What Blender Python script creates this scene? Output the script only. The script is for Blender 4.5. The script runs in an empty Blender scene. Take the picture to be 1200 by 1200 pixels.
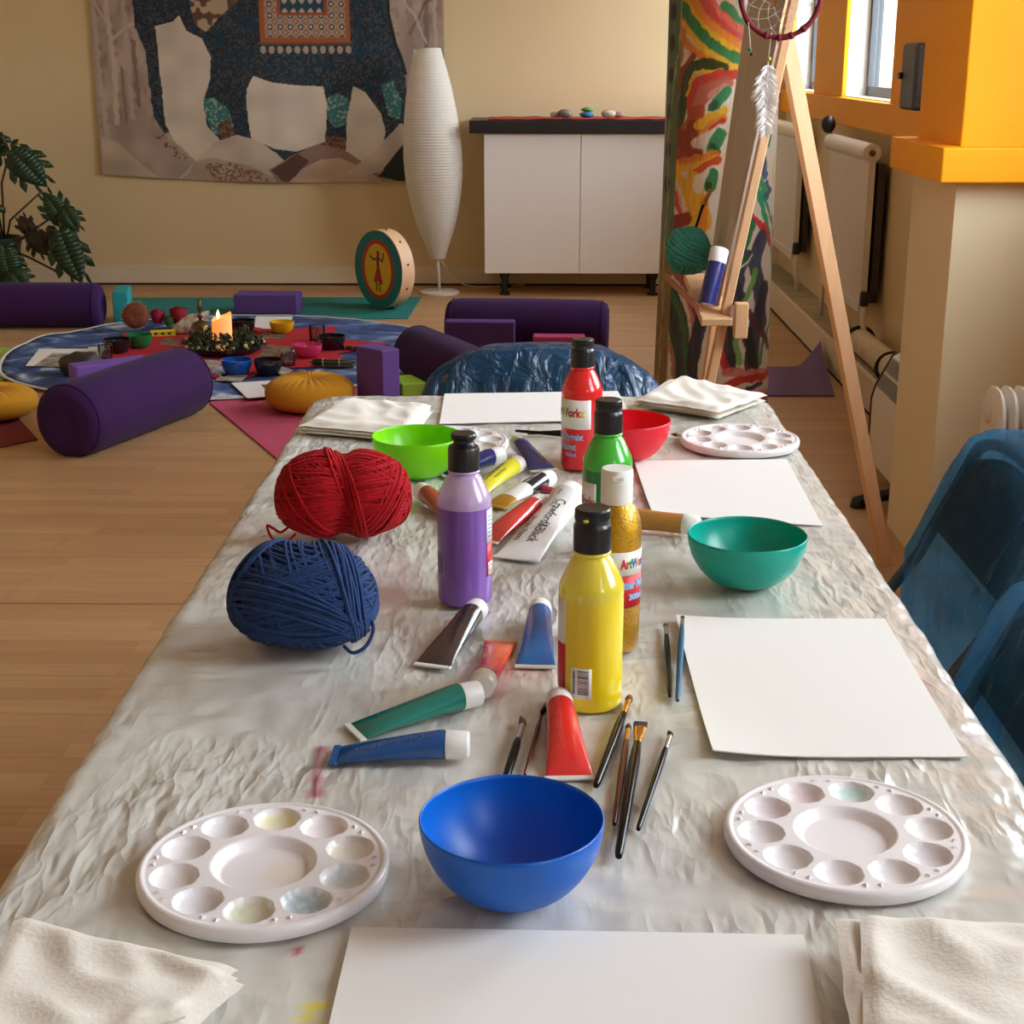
import bpy, bmesh, math, random
import numpy as np
from mathutils import Vector, Matrix, noise
R = math.radians
PI = math.pi
rnd = random.Random(7)
SC = bpy.context.scene
COL = SC.collection

# ------------------------------------------------------------------ camera (50 mm-ish phone tele view, 1.28 m above the floor)
CAMZ = 1.28
F = 1750.0
PITCH = math.atan(534.0 / F)
YAW = R(0.8765)
def ray(px, py):
    a = (px - 600.0) / F; b = (600.0 - py) / F
    v = Vector((a, math.cos(PITCH) + b * math.sin(PITCH), -math.sin(PITCH) + b * math.cos(PITCH)))
    v.rotate(Matrix.Rotation(YAW, 3, 'Z'))
    return v
def on_z(px, py, z=0.0):
    v = ray(px, py); t = (z - CAMZ) / v.z
    return Vector((v.x * t, v.y * t, z))
def on_y(px, py, y):
    v = ray(px, py); t = y / v.y
    return Vector((v.x * t, y, CAMZ + v.z * t))
def on_x(px, py, x):
    v = ray(px, py); t = x / v.x
    return Vector((x, v.y * t, CAMZ + v.z * t))

cam_d = bpy.data.cameras.new('camera'); cam = bpy.data.objects.new('camera', cam_d); COL.objects.link(cam)
cam.location = (0, 0, CAMZ); cam.rotation_euler = (PI / 2 - PITCH, 0, YAW)
cam_d.sensor_width = 36; cam_d.lens = F / 1200 * 36; cam_d.clip_start = 0.02
SC.camera = cam

# ------------------------------------------------------------------ materials
def lin(c):
    out = []
    for v in c[:3]:
        v = v / 255.0
        out.append(v / 12.92 if v <= 0.04045 else ((v + 0.055) / 1.055) ** 2.4)
    return (out[0], out[1], out[2], 1.0)
_mats = {}
def M(name, rgb=(200, 200, 200), rough=0.5, metal=0.0, spec=0.5, var=0.0, vscale=12, bump=0.0, bscale=80, alpha=1.0,
      translucent=0.0, sheen=0.0, emit=None, estr=0.0, coat=0.0, attr=None, sss=0.0, stretch=None, detail=4, rgb2=None):
    if name in _mats: return _mats[name]
    m = bpy.data.materials.new(name); m.use_nodes = True
    nt = m.node_tree; N = nt.nodes; L = nt.links
    p = N['Principled BSDF']; out = N['Material Output']
    p.inputs['Base Color'].default_value = lin(rgb)
    p.inputs['Roughness'].default_value = rough
    p.inputs['Metallic'].default_value = metal
    p.inputs['Specular IOR Level'].default_value = spec
    p.inputs['Alpha'].default_value = alpha
    p.inputs['Coat Weight'].default_value = coat
    if sheen:
        p.inputs['Sheen Weight'].default_value = sheen; p.inputs['Sheen Roughness'].default_value = 0.5
    if sss:
        p.inputs['Subsurface Weight'].default_value = sss; p.inputs['Subsurface Scale'].default_value = 0.01
    if emit:
        p.inputs['Emission Color'].default_value = lin(emit); p.inputs['Emission Strength'].default_value = estr
    src = None
    if attr:
        a = N.new('ShaderNodeVertexColor'); a.layer_name = attr; src = a.outputs['Color']
    if var or bump:
        tc = N.new('ShaderNodeTexCoord'); mp = N.new('ShaderNodeMapping')
        L.new(tc.outputs['Object'], mp.inputs['Vector'])
        if stretch: mp.inputs['Scale'].default_value = stretch
    if var:
        nz = N.new('ShaderNodeTexNoise'); nz.inputs['Scale'].default_value = vscale; nz.inputs['Detail'].default_value = detail
        L.new(mp.outputs['Vector'], nz.inputs['Vector'])
        if rgb2 is not None:
            mx = N.new('ShaderNodeMix'); mx.data_type = 'RGBA'
            rp = N.new('ShaderNodeValToRGB'); rp.color_ramp.elements[0].position = 0.38; rp.color_ramp.elements[1].position = 0.62
            L.new(nz.outputs['Fac'], rp.inputs['Fac']); L.new(rp.outputs['Color'], mx.inputs['Factor'])
            mx.inputs['A'].default_value = lin(rgb); mx.inputs['B'].default_value = lin(rgb2); src = mx.outputs['Result']
        else:
            mr = N.new('ShaderNodeMapRange'); mr.inputs['From Min'].default_value = 0.25; mr.inputs['From Max'].default_value = 0.75
            mr.inputs['To Min'].default_value = 1 - var; mr.inputs['To Max'].default_value = 1 + var
            L.new(nz.outputs['Fac'], mr.inputs['Value'])
            mx = N.new('ShaderNodeVectorMath'); mx.operation = 'SCALE'
            if src: L.new(src, mx.inputs[0])
            else: mx.inputs[0].default_value = lin(rgb)[:3]
            L.new(mr.outputs['Result'], mx.inputs['Scale']); src = mx.outputs['Vector']
    if src: L.new(src, p.inputs['Base Color'])
    if bump:
        nb = N.new('ShaderNodeTexNoise'); nb.inputs['Scale'].default_value = bscale; nb.inputs['Detail'].default_value = 3
        L.new(mp.outputs['Vector'], nb.inputs['Vector'])
        bp = N.new('ShaderNodeBump'); bp.inputs['Strength'].default_value = bump; bp.inputs['Distance'].default_value = 0.01
        L.new(nb.outputs['Fac'], bp.inputs['Height']); L.new(bp.outputs['Normal'], p.inputs['Normal'])
    if translucent:
        tr = N.new('ShaderNodeBsdfTranslucent'); tr.inputs['Color'].default_value = lin(rgb)
        if src: L.new(src, tr.inputs['Color'])
        ms = N.new('ShaderNodeMixShader'); ms.inputs['Fac'].default_value = translucent
        L.new(p.outputs['BSDF'], ms.inputs[1]); L.new(tr.outputs['BSDF'], ms.inputs[2]); L.new(ms.outputs['Shader'], out.inputs['Surface'])
    _mats[name] = m
    return m

def glass_mat(name, tint=(255, 255, 255), gloss=1.0, rough=0.02):
    if name in _mats: return _mats[name]
    m = bpy.data.materials.new(name); m.use_nodes = True
    nt = m.node_tree; N = nt.nodes; L = nt.links
    N.remove(N['Principled BSDF'])
    t = N.new('ShaderNodeBsdfTransparent'); t.inputs['Color'].default_value = lin(tint)
    g = N.new('ShaderNodeBsdfGlossy'); g.inputs['Roughness'].default_value = rough
    f = N.new('ShaderNodeFresnel'); f.inputs['IOR'].default_value = 1.45
    ml = N.new('ShaderNodeMath'); ml.operation = 'MULTIPLY'; ml.inputs[1].default_value = gloss
    x = N.new('ShaderNodeMixShader')
    L.new(f.outputs['Fac'], ml.inputs[0]); L.new(ml.outputs[0], x.inputs['Fac'])
    L.new(t.outputs[0], x.inputs[1]); L.new(g.outputs[0], x.inputs[2]); L.new(x.outputs[0], N['Material Output'].inputs['Surface'])
    _mats[name] = m
    return m

def film_mat(name, rgb, tcol, trans, translucent=0.35, gloss=0.25, rough=0.2, bump=0.4, bscale=25, stretch=(1, 1, 0.35)):
    """thin coloured plastic film: part see-through, part lit through, with a wrinkled sheen"""
    if name in _mats: return _mats[name]
    m = bpy.data.materials.new(name); m.use_nodes = True
    nt = m.node_tree; N = nt.nodes; L = nt.links
    p = N['Principled BSDF']; out = N['Material Output']
    p.inputs['Base Color'].default_value = lin(rgb); p.inputs['Roughness'].default_value = rough; p.inputs['Specular IOR Level'].default_value = 0.8
    tc = N.new('ShaderNodeTexCoord'); mp = N.new('ShaderNodeMapping'); mp.inputs['Scale'].default_value = stretch
    L.new(tc.outputs['Object'], mp.inputs['Vector'])
    nz = N.new('ShaderNodeTexNoise'); nz.inputs['Scale'].default_value = bscale; nz.inputs['Detail'].default_value = 5; nz.inputs['Distortion'].default_value = 1.2
    L.new(mp.outputs['Vector'], nz.inputs['Vector'])
    bp = N.new('ShaderNodeBump'); bp.inputs['Strength'].default_value = bump; bp.inputs['Distance'].default_value = 0.02
    L.new(nz.outputs['Fac'], bp.inputs['Height']); L.new(bp.outputs['Normal'], p.inputs['Normal'])
    tl = N.new('ShaderNodeBsdfTranslucent'); tl.inputs['Color'].default_value = lin(tcol)
    t = N.new('ShaderNodeBsdfTransparent'); t.inputs['Color'].default_value = lin(tcol)
    a = N.new('ShaderNodeMixShader'); a.inputs['Fac'].default_value = translucent
    b = N.new('ShaderNodeMixShader'); b.inputs['Fac'].default_value = trans
    L.new(p.outputs[0], a.inputs[1]); L.new(tl.outputs[0], a.inputs[2])
    L.new(a.outputs[0], b.inputs[1]); L.new(t.outputs[0], b.inputs[2]); L.new(b.outputs[0], out.inputs['Surface'])
    _mats[name] = m
    return m

# ------------------------------------------------------------------ mesh builder
class MB:
    def __init__(s): s.v = []; s.f = []; s.mi = []; s.uvc = None
    def add(s, vs, fs, mi=0):
        o = len(s.v); s.v.extend([tuple(x) for x in vs])
        for f in fs: s.f.append(tuple(i + o for i in f)); s.mi.append(mi)
        return o
    def box(s, lo, hi, mi=0, mat=None):
        x0, y0, z0 = lo; x1, y1, z1 = hi
        vs = [(x0,y0,z0),(x1,y0,z0),(x1,y1,z0),(x0,y1,z0),(x0,y0,z1),(x1,y0,z1),(x1,y1,z1),(x0,y1,z1)]
        if mat is not None: vs = [mat @ Vector(v) for v in vs]
        s.add(vs, [(0,3,2,1),(4,5,6,7),(0,1,5,4),(1,2,6,5),(2,3,7,6),(3,0,4,7)], mi)
        return s
    def lathe(s, prof, n=32, mi=0, mat=None, sx=1, sy=1, mis=None):
        """profile [(r, z)...] turned about z; r = 0 ends close to a point"""
        rows = []
        o = len(s.v)
        for r, z in prof:
            if r <= 1e-9:
                p = Vector((0, 0, z)); s.v.append(tuple(mat @ p if mat is not None else p)); rows.append([len(s.v) - 1])
            else:
                row = []
                for k in range(n):
                    a = 2 * PI * k / n
                    p = Vector((r * math.cos(a) * sx, r * math.sin(a) * sy, z))
                    s.v.append(tuple(mat @ p if mat is not None else p)); row.append(len(s.v) - 1)
                rows.append(row)
        for i in range(len(rows) - 1):
            a, b = rows[i], rows[i + 1]
            m_ = mis[i] if mis else mi
            for k in range(n):
                k2 = (k + 1) % n
                if len(a) == 1 and len(b) == 1: continue
                if len(a) == 1: f = (a[0], b[k2], b[k])
                elif len(b) == 1: f = (a[k], a[k2], b[0])
                else: f = (a[k], a[k2], b[k2], b[k])
                s.f.append(f); s.mi.append(m_)
        return s
    def tube(s, pts, rad, n=8, mi=0, closed=False, caps=True, flat=1.0):
        pts = [Vector(p) for p in pts]
        if not hasattr(rad, '__len__'): rad = [rad] * len(pts)
        m = len(pts); rows = []
        up = None
        for i, p in enumerate(pts):
            if closed: t = pts[(i + 1) % m] - pts[i - 1]
            else: t = pts[min(i + 1, m - 1)] - pts[max(i - 1, 0)]
            if t.length < 1e-9: t = Vector((0, 0, 1))
            t.normalize()
            if up is None:
                up = Vector((0, 0, 1)) if abs(t.z) < 0.9 else Vector((1, 0, 0))
            u = up - t * up.dot(t)
            if u.length < 1e-6: u = t.orthogonal()
            u.normalize(); w = t.cross(u); up = u
            row = []
            for k in range(n):
                a = 2 * PI * k / n
                s.v.append(tuple(p + (w * math.cos(a) + u * math.sin(a) * flat) * rad[i])); row.append(len(s.v) - 1)
            rows.append(row)
        rng = range(m) if closed else range(m - 1)
        for i in rng:
            a, b = rows[i], rows[(i + 1) % m]
            for k in range(n):
                k2 = (k + 1) % n
                s.f.append((a[k], a[k2], b[k2], b[k])); s.mi.append(mi)
        if caps and not closed:
            s.f.append(tuple(reversed(rows[0]))); s.mi.append(mi)
            s.f.append(tuple(rows[-1])); s.mi.append(mi)
        return s
    def grid(s, fn, nu, nv, mi=0, wrap=False):
        o = len(s.v)
        for j in range(nv + 1):
            for i in range(nu + (0 if wrap else 1)):
                s.v.append(tuple(fn(i / nu, j / nv)))
        w = nu if wrap else nu + 1
        for j in range(nv):
            for i in range(nu):
                i2 = (i + 1) % w if wrap else i + 1
                s.f.append((o + j * w + i, o + j * w + i2, o + (j + 1) * w + i2, o + (j + 1) * w + i)); s.mi.append(mi)
        return s
    def ball(s, c, r, nu=12, nv=8, mi=0, sc=(1, 1, 1)):
        c = Vector(c)
        prof = [(r * math.sin(PI * j / nv) if 0 < j < nv else 0, -r * math.cos(PI * j / nv)) for j in range(nv + 1)]
        return s.lathe(prof, nu, mi, Matrix.Translation(c) @ Matrix.Diagonal((sc[0], sc[1], sc[2], 1)))
    def build(s, name, mats, parent=None, smooth=True, loc=None, rotz=0, angle=None):
        me = bpy.data.meshes.new(name)
        me.from_pydata(s.v, [], s.f)
        if not isinstance(mats, (list, tuple)): mats = [mats]
        for m in mats: me.materials.append(m)
        if len(mats) > 1: me.polygons.foreach_set('material_index', s.mi)
        me.polygons.foreach_set('use_smooth', [smooth] * len(s.f))
        me.update()
        if smooth and angle is not None:
            try: me.set_sharp_from_angle(angle=R(angle))
            except Exception: pass
        o = bpy.data.objects.new(name, me); COL.objects.link(o)
        if parent: o.parent = parent
        if loc is not None: o.location = loc
        if rotz: o.rotation_euler = (0, 0, rotz)
        return o

def bev(o, w=0.004, seg=2):
    m = o.modifiers.new('bevel', 'BEVEL'); m.width = w; m.segments = seg; m.limit_method = 'ANGLE'; m.angle_limit = R(40)
    return o
def tag(o, label, cat, group=None, kind=None):
    if label: o['label'] = label
    if cat: o['category'] = cat
    if group: o['group'] = group
    if kind: o['kind'] = kind
    return o
def thing(name, label, cat, loc=(0, 0, 0), rotz=0, group=None):
    o = bpy.data.objects.new(name, None); COL.objects.link(o)
    o.empty_display_size = 0.05
    o.location = loc; o.rotation_euler = (0, 0, rotz)
    return tag(o, label, cat, group)
def struct(name, mb, m, parent=None, smooth=False):
    o = mb.build(name, m, parent, smooth)
    if parent is None: o['kind'] = 'structure'
    return o
def dup(root, loc, rotz=0, label=None, group=None):
    r = root.copy(); COL.objects.link(r); r.location = loc; r.rotation_euler = (0, 0, rotz)
    if label: r['label'] = label
    if group: r['group'] = group
    for ch in list(root.children):
        c = ch.copy(); COL.objects.link(c); c.parent = r
        for g in list(ch.children):
            d = g.copy(); COL.objects.link(d); d.parent = c
    return r
def color_attr(o, cols):
    """cols: n x 3 array of sRGB 0-255, one per vertex"""
    c = np.asarray(cols, dtype=np.float64) / 255.0
    c = np.where(c <= 0.04045, c / 12.92, ((np.maximum(c, 0) + 0.055) / 1.055) ** 2.4)
    a = o.data.color_attributes.new('Col', 'FLOAT_COLOR', 'POINT')
    full = np.ones((len(c), 4), dtype=np.float32); full[:, :3] = np.clip(c, 0, 1)
    a.data.foreach_set('color', full.ravel())
def in_poly(X, Y, poly):
    ins = np.zeros(X.shape, bool); n = len(poly); j = n - 1
    for i in range(n):
        xi, yi = poly[i]; xj, yj = poly[j]
        c = ((yi > Y) != (yj > Y)) & (X < (xj - xi) * (Y - yi) / ((yj - yi) if yj != yi else 1e-9) + xi)
        ins ^= c; j = i
    return ins
def seg_dist(X, Y, pts):
    d = np.full(X.shape, 1e9)
    if len(pts) == 1: return np.hypot(X - pts[0][0], Y - pts[0][1])
    for (x0, y0), (x1, y1) in zip(pts[:-1], pts[1:]):
        dx, dy = x1 - x0, y1 - y0; q = dx * dx + dy * dy + 1e-12
        t = np.clip(((X - x0) * dx + (Y - y0) * dy) / q, 0, 1)
        d = np.minimum(d, np.hypot(X - x0 - t * dx, Y - y0 - t * dy))
    return d
def vnoise(X, Y, seed=0):
    """smooth value noise on arrays"""
    r = np.random.RandomState(seed).rand(64, 64)
    xi = np.floor(X).astype(int); yi = np.floor(Y).astype(int); fx = X - xi; fy = Y - yi
    fx = fx * fx * (3 - 2 * fx); fy = fy * fy * (3 - 2 * fy)
    g = lambda a, b: r[a % 64, b % 64]
    return (g(xi, yi) * (1 - fx) + g(xi + 1, yi) * fx) * (1 - fy) + (g(xi, yi + 1) * (1 - fx) + g(xi + 1, yi + 1) * fx) * fy
def text_geo(s, size, bold=0.0):
    cu = bpy.data.curves.new('lettering', 'FONT'); cu.body = s; cu.size = size; cu.align_x = 'CENTER'; cu.align_y = 'CENTER'; cu.offset = bold
    cu.resolution_u = 3
    ob = bpy.data.objects.new('lettering', cu); COL.objects.link(ob)
    bpy.context.view_layer.update()
    me = bpy.data.meshes.new_from_object(ob.evaluated_get(bpy.context.evaluated_depsgraph_get()))
    vs = [tuple(v.co) for v in me.vertices]; fs = [tuple(p.vertices) for p in me.polygons]
    bpy.data.objects.remove(ob); bpy.data.curves.remove(cu); bpy.data.meshes.remove(me)
    return vs, fs
# ------------------------------------------------------------------ materials of the room
m_wall = M('cream_wall_paint', (226, 204, 160), 0.85, var=0.03, vscale=1.5, bump=0.04, bscale=60)
m_pier = M('cream_pier_paint', (232, 216, 180), 0.8, var=0.03, vscale=2, bump=0.04, bscale=60)
m_white = M('white_paint', (232, 228, 220), 0.6, var=0.02, vscale=4)
m_ceil = M('ceiling_paint', (235, 230, 220), 0.9)
m_orange = M('orange_paint', (252, 170, 3), 0.6, spec=0.3, var=0.03, vscale=3)
m_skirt = M('skirting_paint', (232, 220, 196), 0.55, var=0.05, vscale=3)
m_dusty = M('dusty_boxing_top', (170, 158, 130), 0.8, var=0.25, vscale=9)
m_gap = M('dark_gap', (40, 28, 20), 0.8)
m_winframe = M('dark_window_frame', (70, 74, 80), 0.4)
m_pane = glass_mat('window_glass', (250, 252, 255), 0.3)

def floor_material():
    m = bpy.data.materials.new('laminate_floor'); m.use_nodes = True
    N = m.node_tree.nodes; L = m.node_tree.links; p = N['Principled BSDF']
    tc = N.new('ShaderNodeTexCoord')
    br = N.new('ShaderNodeTexBrick'); br.offset = 0.37; br.offset_frequency = 2
    br.inputs['Scale'].default_value = 1.0; br.inputs['Brick Width'].default_value = 0.9; br.inputs['Row Height'].default_value = 0.066
    br.inputs['Mortar Size'].default_value = 0.0008; br.inputs['Mortar Smooth'].default_value = 0.4; br.inputs['Bias'].default_value = 0.0
    br.inputs['Color1'].default_value = lin((194, 153, 110)); br.inputs['Color2'].default_value = lin((180, 138, 96)); br.inputs['Mortar'].default_value = lin((175, 134, 93))
    L.new(tc.outputs['Object'], br.inputs['Vector'])
    br2 = N.new('ShaderNodeTexBrick'); br2.offset = 0.5; br2.inputs['Scale'].default_value = 1.0
    br2.inputs['Brick Width'].default_value = 1.3; br2.inputs['Row Height'].default_value = 0.198; br2.inputs['Mortar Size'].default_value = 0.0018
    br2.inputs['Color1'].default_value = (1, 1, 1, 1); br2.inputs['Color2'].default_value = (1, 1, 1, 1); br2.inputs['Mortar'].default_value = (0.82, 0.79, 0.76, 1)
    L.new(tc.outputs['Object'], br2.inputs['Vector'])
    mp = N.new('ShaderNodeMapping'); mp.inputs['Scale'].default_value = (2.0, 45, 1)
    nz = N.new('ShaderNodeTexNoise'); nz.inputs['Scale'].default_value = 1.6; nz.inputs['Detail'].default_value = 5
    L.new(tc.outputs['Object'], mp.inputs['Vector']); L.new(mp.outputs['Vector'], nz.inputs['Vector'])
    mr = N.new('ShaderNodeMapRange'); mr.inputs['To Min'].default_value = 0.90; mr.inputs['To Max'].default_value = 1.10
    mr.inputs['From Min'].default_value = 0.25; mr.inputs['From Max'].default_value = 0.75
    L.new(nz.outputs['Fac'], mr.inputs['Value'])
    a = N.new('ShaderNodeVectorMath'); a.operation = 'MULTIPLY'; L.new(br.outputs['Color'], a.inputs[0]); L.new(br2.outputs['Color'], a.inputs[1])
    b = N.new('ShaderNodeVectorMath'); b.operation = 'SCALE'; L.new(a.outputs['Vector'], b.inputs[0]); L.new(mr.outputs['Result'], b.inputs['Scale'])
    L.new(b.outputs['Vector'], p.inputs['Base Color']); p.inputs['Roughness'].default_value = 0.42; p.inputs['Specular IOR Level'].default_value = 0.4
    return m
m_floor = floor_material()

# ------------------------------------------------------------------ room shell
XL, XR, YB, YF, ZC = -4.2, 1.42, 8.74, -3.0, 2.75
struct('floor', MB().box((XL, YF, -0.1), (XR + 0.3, YB, 0)), m_floor)
struct('ceiling', MB().box((XL, YF, ZC), (XR + 0.3, YB, ZC + 0.1)), m_ceil)
struct('wall_back', MB().box((XL - 0.1, YB, -0.1), (XR + 0.3, YB + 0.12, ZC + 0.1)), m_wall)
struct('wall_left', MB().box((XL - 0.12, YF - 0.1, -0.1), (XL, YB, ZC + 0.1)), m_wall)
struct('wall_front', MB().box((XL - 0.1, YF - 0.12, -0.1), (XR + 0.3, YF, ZC + 0.1)), m_wall)
# right wall: piers between window openings
ZS, ZT = 1.10, 2.45
WINS = [(7.84, 8.58), (6.14, 7.12), (4.35, 5.05), (2.10, 3.42), (0.72, 1.48), (-1.2, -0.4)]  # last two openings are unseen, added and sized for the light they give
w = MB()
w.box((XR, YF, -0.1), (XR + 0.3, YB, ZS)); w.box((XR, YF, ZT), (XR + 0.3, YB, ZC + 0.1))
edges = sorted(WINS)
piers = []
y = YF
for a, b in edges:
    piers.append((y, a)); y = b
piers.append((y, YB))
for a, b in piers: w.box((XR, a, ZS), (XR + 0.3, b, ZT))
struct('wall_right', w, m_white)
# lower part of the right wall below the sill is cream: thin plaster coat
struct('wall_right_plaster', MB().box((XR - 0.006, YF, 0), (XR, YB, 0.985)), m_wall)
# orange band: sill rail and mullion faces
t = MB(); t.box((XR - 0.04, YF, 0.985), (XR, YB, ZS + 0.002)); t.box((XR - 0.03, YF, ZT), (XR, YB, ZC))
for a, b in piers: t.box((XR - 0.02, a, ZS + 0.002), (XR, b, ZT))
bev(struct('trim_1', t, m_orange), 0.004)
for i, (a, b) in enumerate(WINS):
    wf = MB(); x0, x1 = XR + 0.09, XR + 0.14
    for lo, hi in (((x0, a, ZS), (x1, a + 0.035, ZT)), ((x0, b - 0.035, ZS), (x1, b, ZT)), ((x0, a + 0.045, ZS), (x1, b - 0.045, ZS + 0.05)), ((x0, a + 0.045, ZT - 0.05), (x1, b - 0.045, ZT)),
                   ((x0 + 0.005, a + 0.045, 1.86), (x1 - 0.005, b - 0.045, 1.90))):
        wf.box(lo, hi)
    o = struct('window_%d' % (i + 1), wf, m_winframe)
    MB().box((x0 + 0.02, a + 0.045, ZS + 0.05), (x0 + 0.026, b - 0.045, ZT - 0.05)).build('pane', m_pane, o, False)
    s_ = MB().box((XR + 0.001, a, ZS), (x0, b, ZS + 0.008)).build('inner_sill', m_white, o, False)
# pier standing into the room, cream below and orange above
PX, PY0, PY1 = 1.01, 3.67, 4.09
struct('wall_pier', MB().box((PX, PY0, 0), (XR - 0.006, PY1, 1.0)), m_pier)
t = MB(); t.box((PX + 0.002, PY0 + 0.002, 1.07), (XR - 0.03, PY1 - 0.002, ZC))
t.box((PX - 0.055, PY0 - 0.06, 0.994), (XR - 0.04, PY1 + 0.05, 1.075))
bev(struct('trim_2', t, m_orange), 0.004)
# pipe boxing along the right wall
bx = MB(); bx.box((1.25, 4.95, 0), (1.27, YB, 0.13)); bx.box((1.27, 5.2, 0.118), (XR - 0.006, YB, 0.128), 1)
o = bx.build('trim_3', [m_skirt, m_dusty], None, False); o['kind'] = 'structure'
struct('trim_4', MB().box((1.246, 4.95, 0.0), (1.2495, YB, 0.008)), m_gap)
# skirting on the back wall with its dark shadow gap
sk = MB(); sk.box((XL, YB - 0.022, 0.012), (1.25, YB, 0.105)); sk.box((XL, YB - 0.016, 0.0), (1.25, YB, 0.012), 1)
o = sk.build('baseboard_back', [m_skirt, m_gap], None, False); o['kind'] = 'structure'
jy = on_z(110, 708, 0).y
struct('trim_5', MB().box((XL, jy, 0.0), (-0.3, jy + 0.004, 0.0006)), M('board_joint', (120, 84, 56), 0.8, var=0.3, vscale=20))
struct('baseboard_left', MB().box((XL, YF, 0), (XL + 0.02, YB - 0.022, 0.105)), m_skirt)

# ------------------------------------------------------------------ daylight: overcast sky through the windows
wd = bpy.data.worlds.new('overcast_sky'); SC.world = wd; wd.use_nodes = True
bg = wd.node_tree.nodes['Background']; bg.inputs['Strength'].default_value = 13.0
def sky_nodes():
    N = wd.node_tree.nodes; L = wd.node_tree.links
    tc = N.new('ShaderNodeTexCoord'); sx = N.new('ShaderNodeSeparateXYZ'); L.new(tc.outputs['Generated'], sx.inputs[0])
    rp = N.new('ShaderNodeValToRGB'); e = rp.color_ramp.elements
    mr = N.new('ShaderNodeMapRange'); mr.inputs['From Min'].default_value = -1; mr.inputs['From Max'].default_value = 1; L.new(sx.outputs['Z'], mr.inputs['Value']); L.new(mr.outputs['Result'], rp.inputs['Fac'])
    e[0].position = 0.47; e[0].color = (0.20, 0.19, 0.17, 1)          # street and ground
    e[1].position = 0.53; e[1].color = (0.90, 0.97, 1.0, 1)           # bright cloud above the horizon
    L.new(rp.outputs['Color'], bg.inputs['Color'])
sky_nodes()
for i, (a, b) in enumerate(WINS):
    ld = bpy.data.lights.new('window_portal', 'AREA'); ld.shape = 'RECTANGLE'; ld.size = ZT - ZS; ld.size_y = b - a
    ld.cycles.is_portal = True
    lo = bpy.data.objects.new('window_portal', ld); COL.objects.link(lo)
    lo.location = (XR + 0.31, (a + b) / 2, (ZS + ZT) / 2); lo.rotation_euler = (0, PI / 2, 0)
SC.view_settings.view_transform = 'Standard'; SC.view_settings.look = 'None'; SC.view_settings.gamma = 1.0
SC.view_settings.use_curve_mapping = False; SC.view_settings.exposure = 0.55
SC.cycles.use_denoising = True
SC.cycles.max_bounces = 10; SC.cycles.diffuse_bounces = 6; SC.cycles.transparent_max_bounces = 24
SC.cycles.sample_clamp_indirect = 6.0
SC.cycles.caustics_reflective = False; SC.cycles.caustics_refractive = False
# ================================================================== the work table
TZ = 0.739          # height of the plastic sheet
TX0, TX1, TY0, TY1 = -0.355, 0.374, 0.45, 2.44
m_lam = M('table_laminate', (215, 210, 200), 0.4)
m_steel = M('grey_steel', (120, 122, 125), 0.35, 0.8)
tbl = thing('work_table', 'long rectangular work table under the crumpled clear plastic sheet', 'table', ((TX0 + TX1) / 2, (TY0 + TY1) / 2, 0))
hx, hy = (TX1 - TX0) / 2, (TY1 - TY0) / 2
def round_rect(hx, hy, r, n=6):
    pts = []
    for cx, cy, a0 in ((hx - r, hy - r, 0), (-hx + r, hy - r, 90), (-hx + r, -hy + r, 180), (hx - r, -hy + r, 270)):
        for k in range(n + 1):
            a = R(a0 + 90 * k / n); pts.append((cx + r * math.cos(a), cy + r * math.sin(a)))
    return pts
def prism(pts, z0, z1, mb=None, mi=0, mat=None):
    mb = mb or MB(); n = len(pts)
    vs = [Vector((x, y, z0)) for x, y in pts] + [Vector((x, y, z1)) for x, y in pts]
    if mat is not None: vs = [mat @ v for v in vs]
    mb.add(vs, [tuple(range(n - 1, -1, -1)), tuple(range(n, 2 * n))] + [(i, (i + 1) % n, n + (i + 1) % n, n + i) for i in range(n)], mi)
    return mb
prism(round_rect(hx, hy, 0.04), 0.705, TZ - 0.006).build('tabletop', m_lam, tbl, False)
for sx in (-1, 1):
    for sy in (-1, 1):
        MB().tube([(sx * (hx - 0.07), sy * (hy - 0.46), 0.705), (sx * (hx - 0.05), sy * (hy - 0.44), 0)], 0.014, 10).build('leg', m_steel, tbl)
for sy in (-1, 1):
    MB().tube([(-(hx - 0.06), sy * (hy - 0.45), 0.35), (hx - 0.06, sy * (hy - 0.45), 0.35)], 0.011, 8).build('crossbar', m_steel, tbl)

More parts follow.
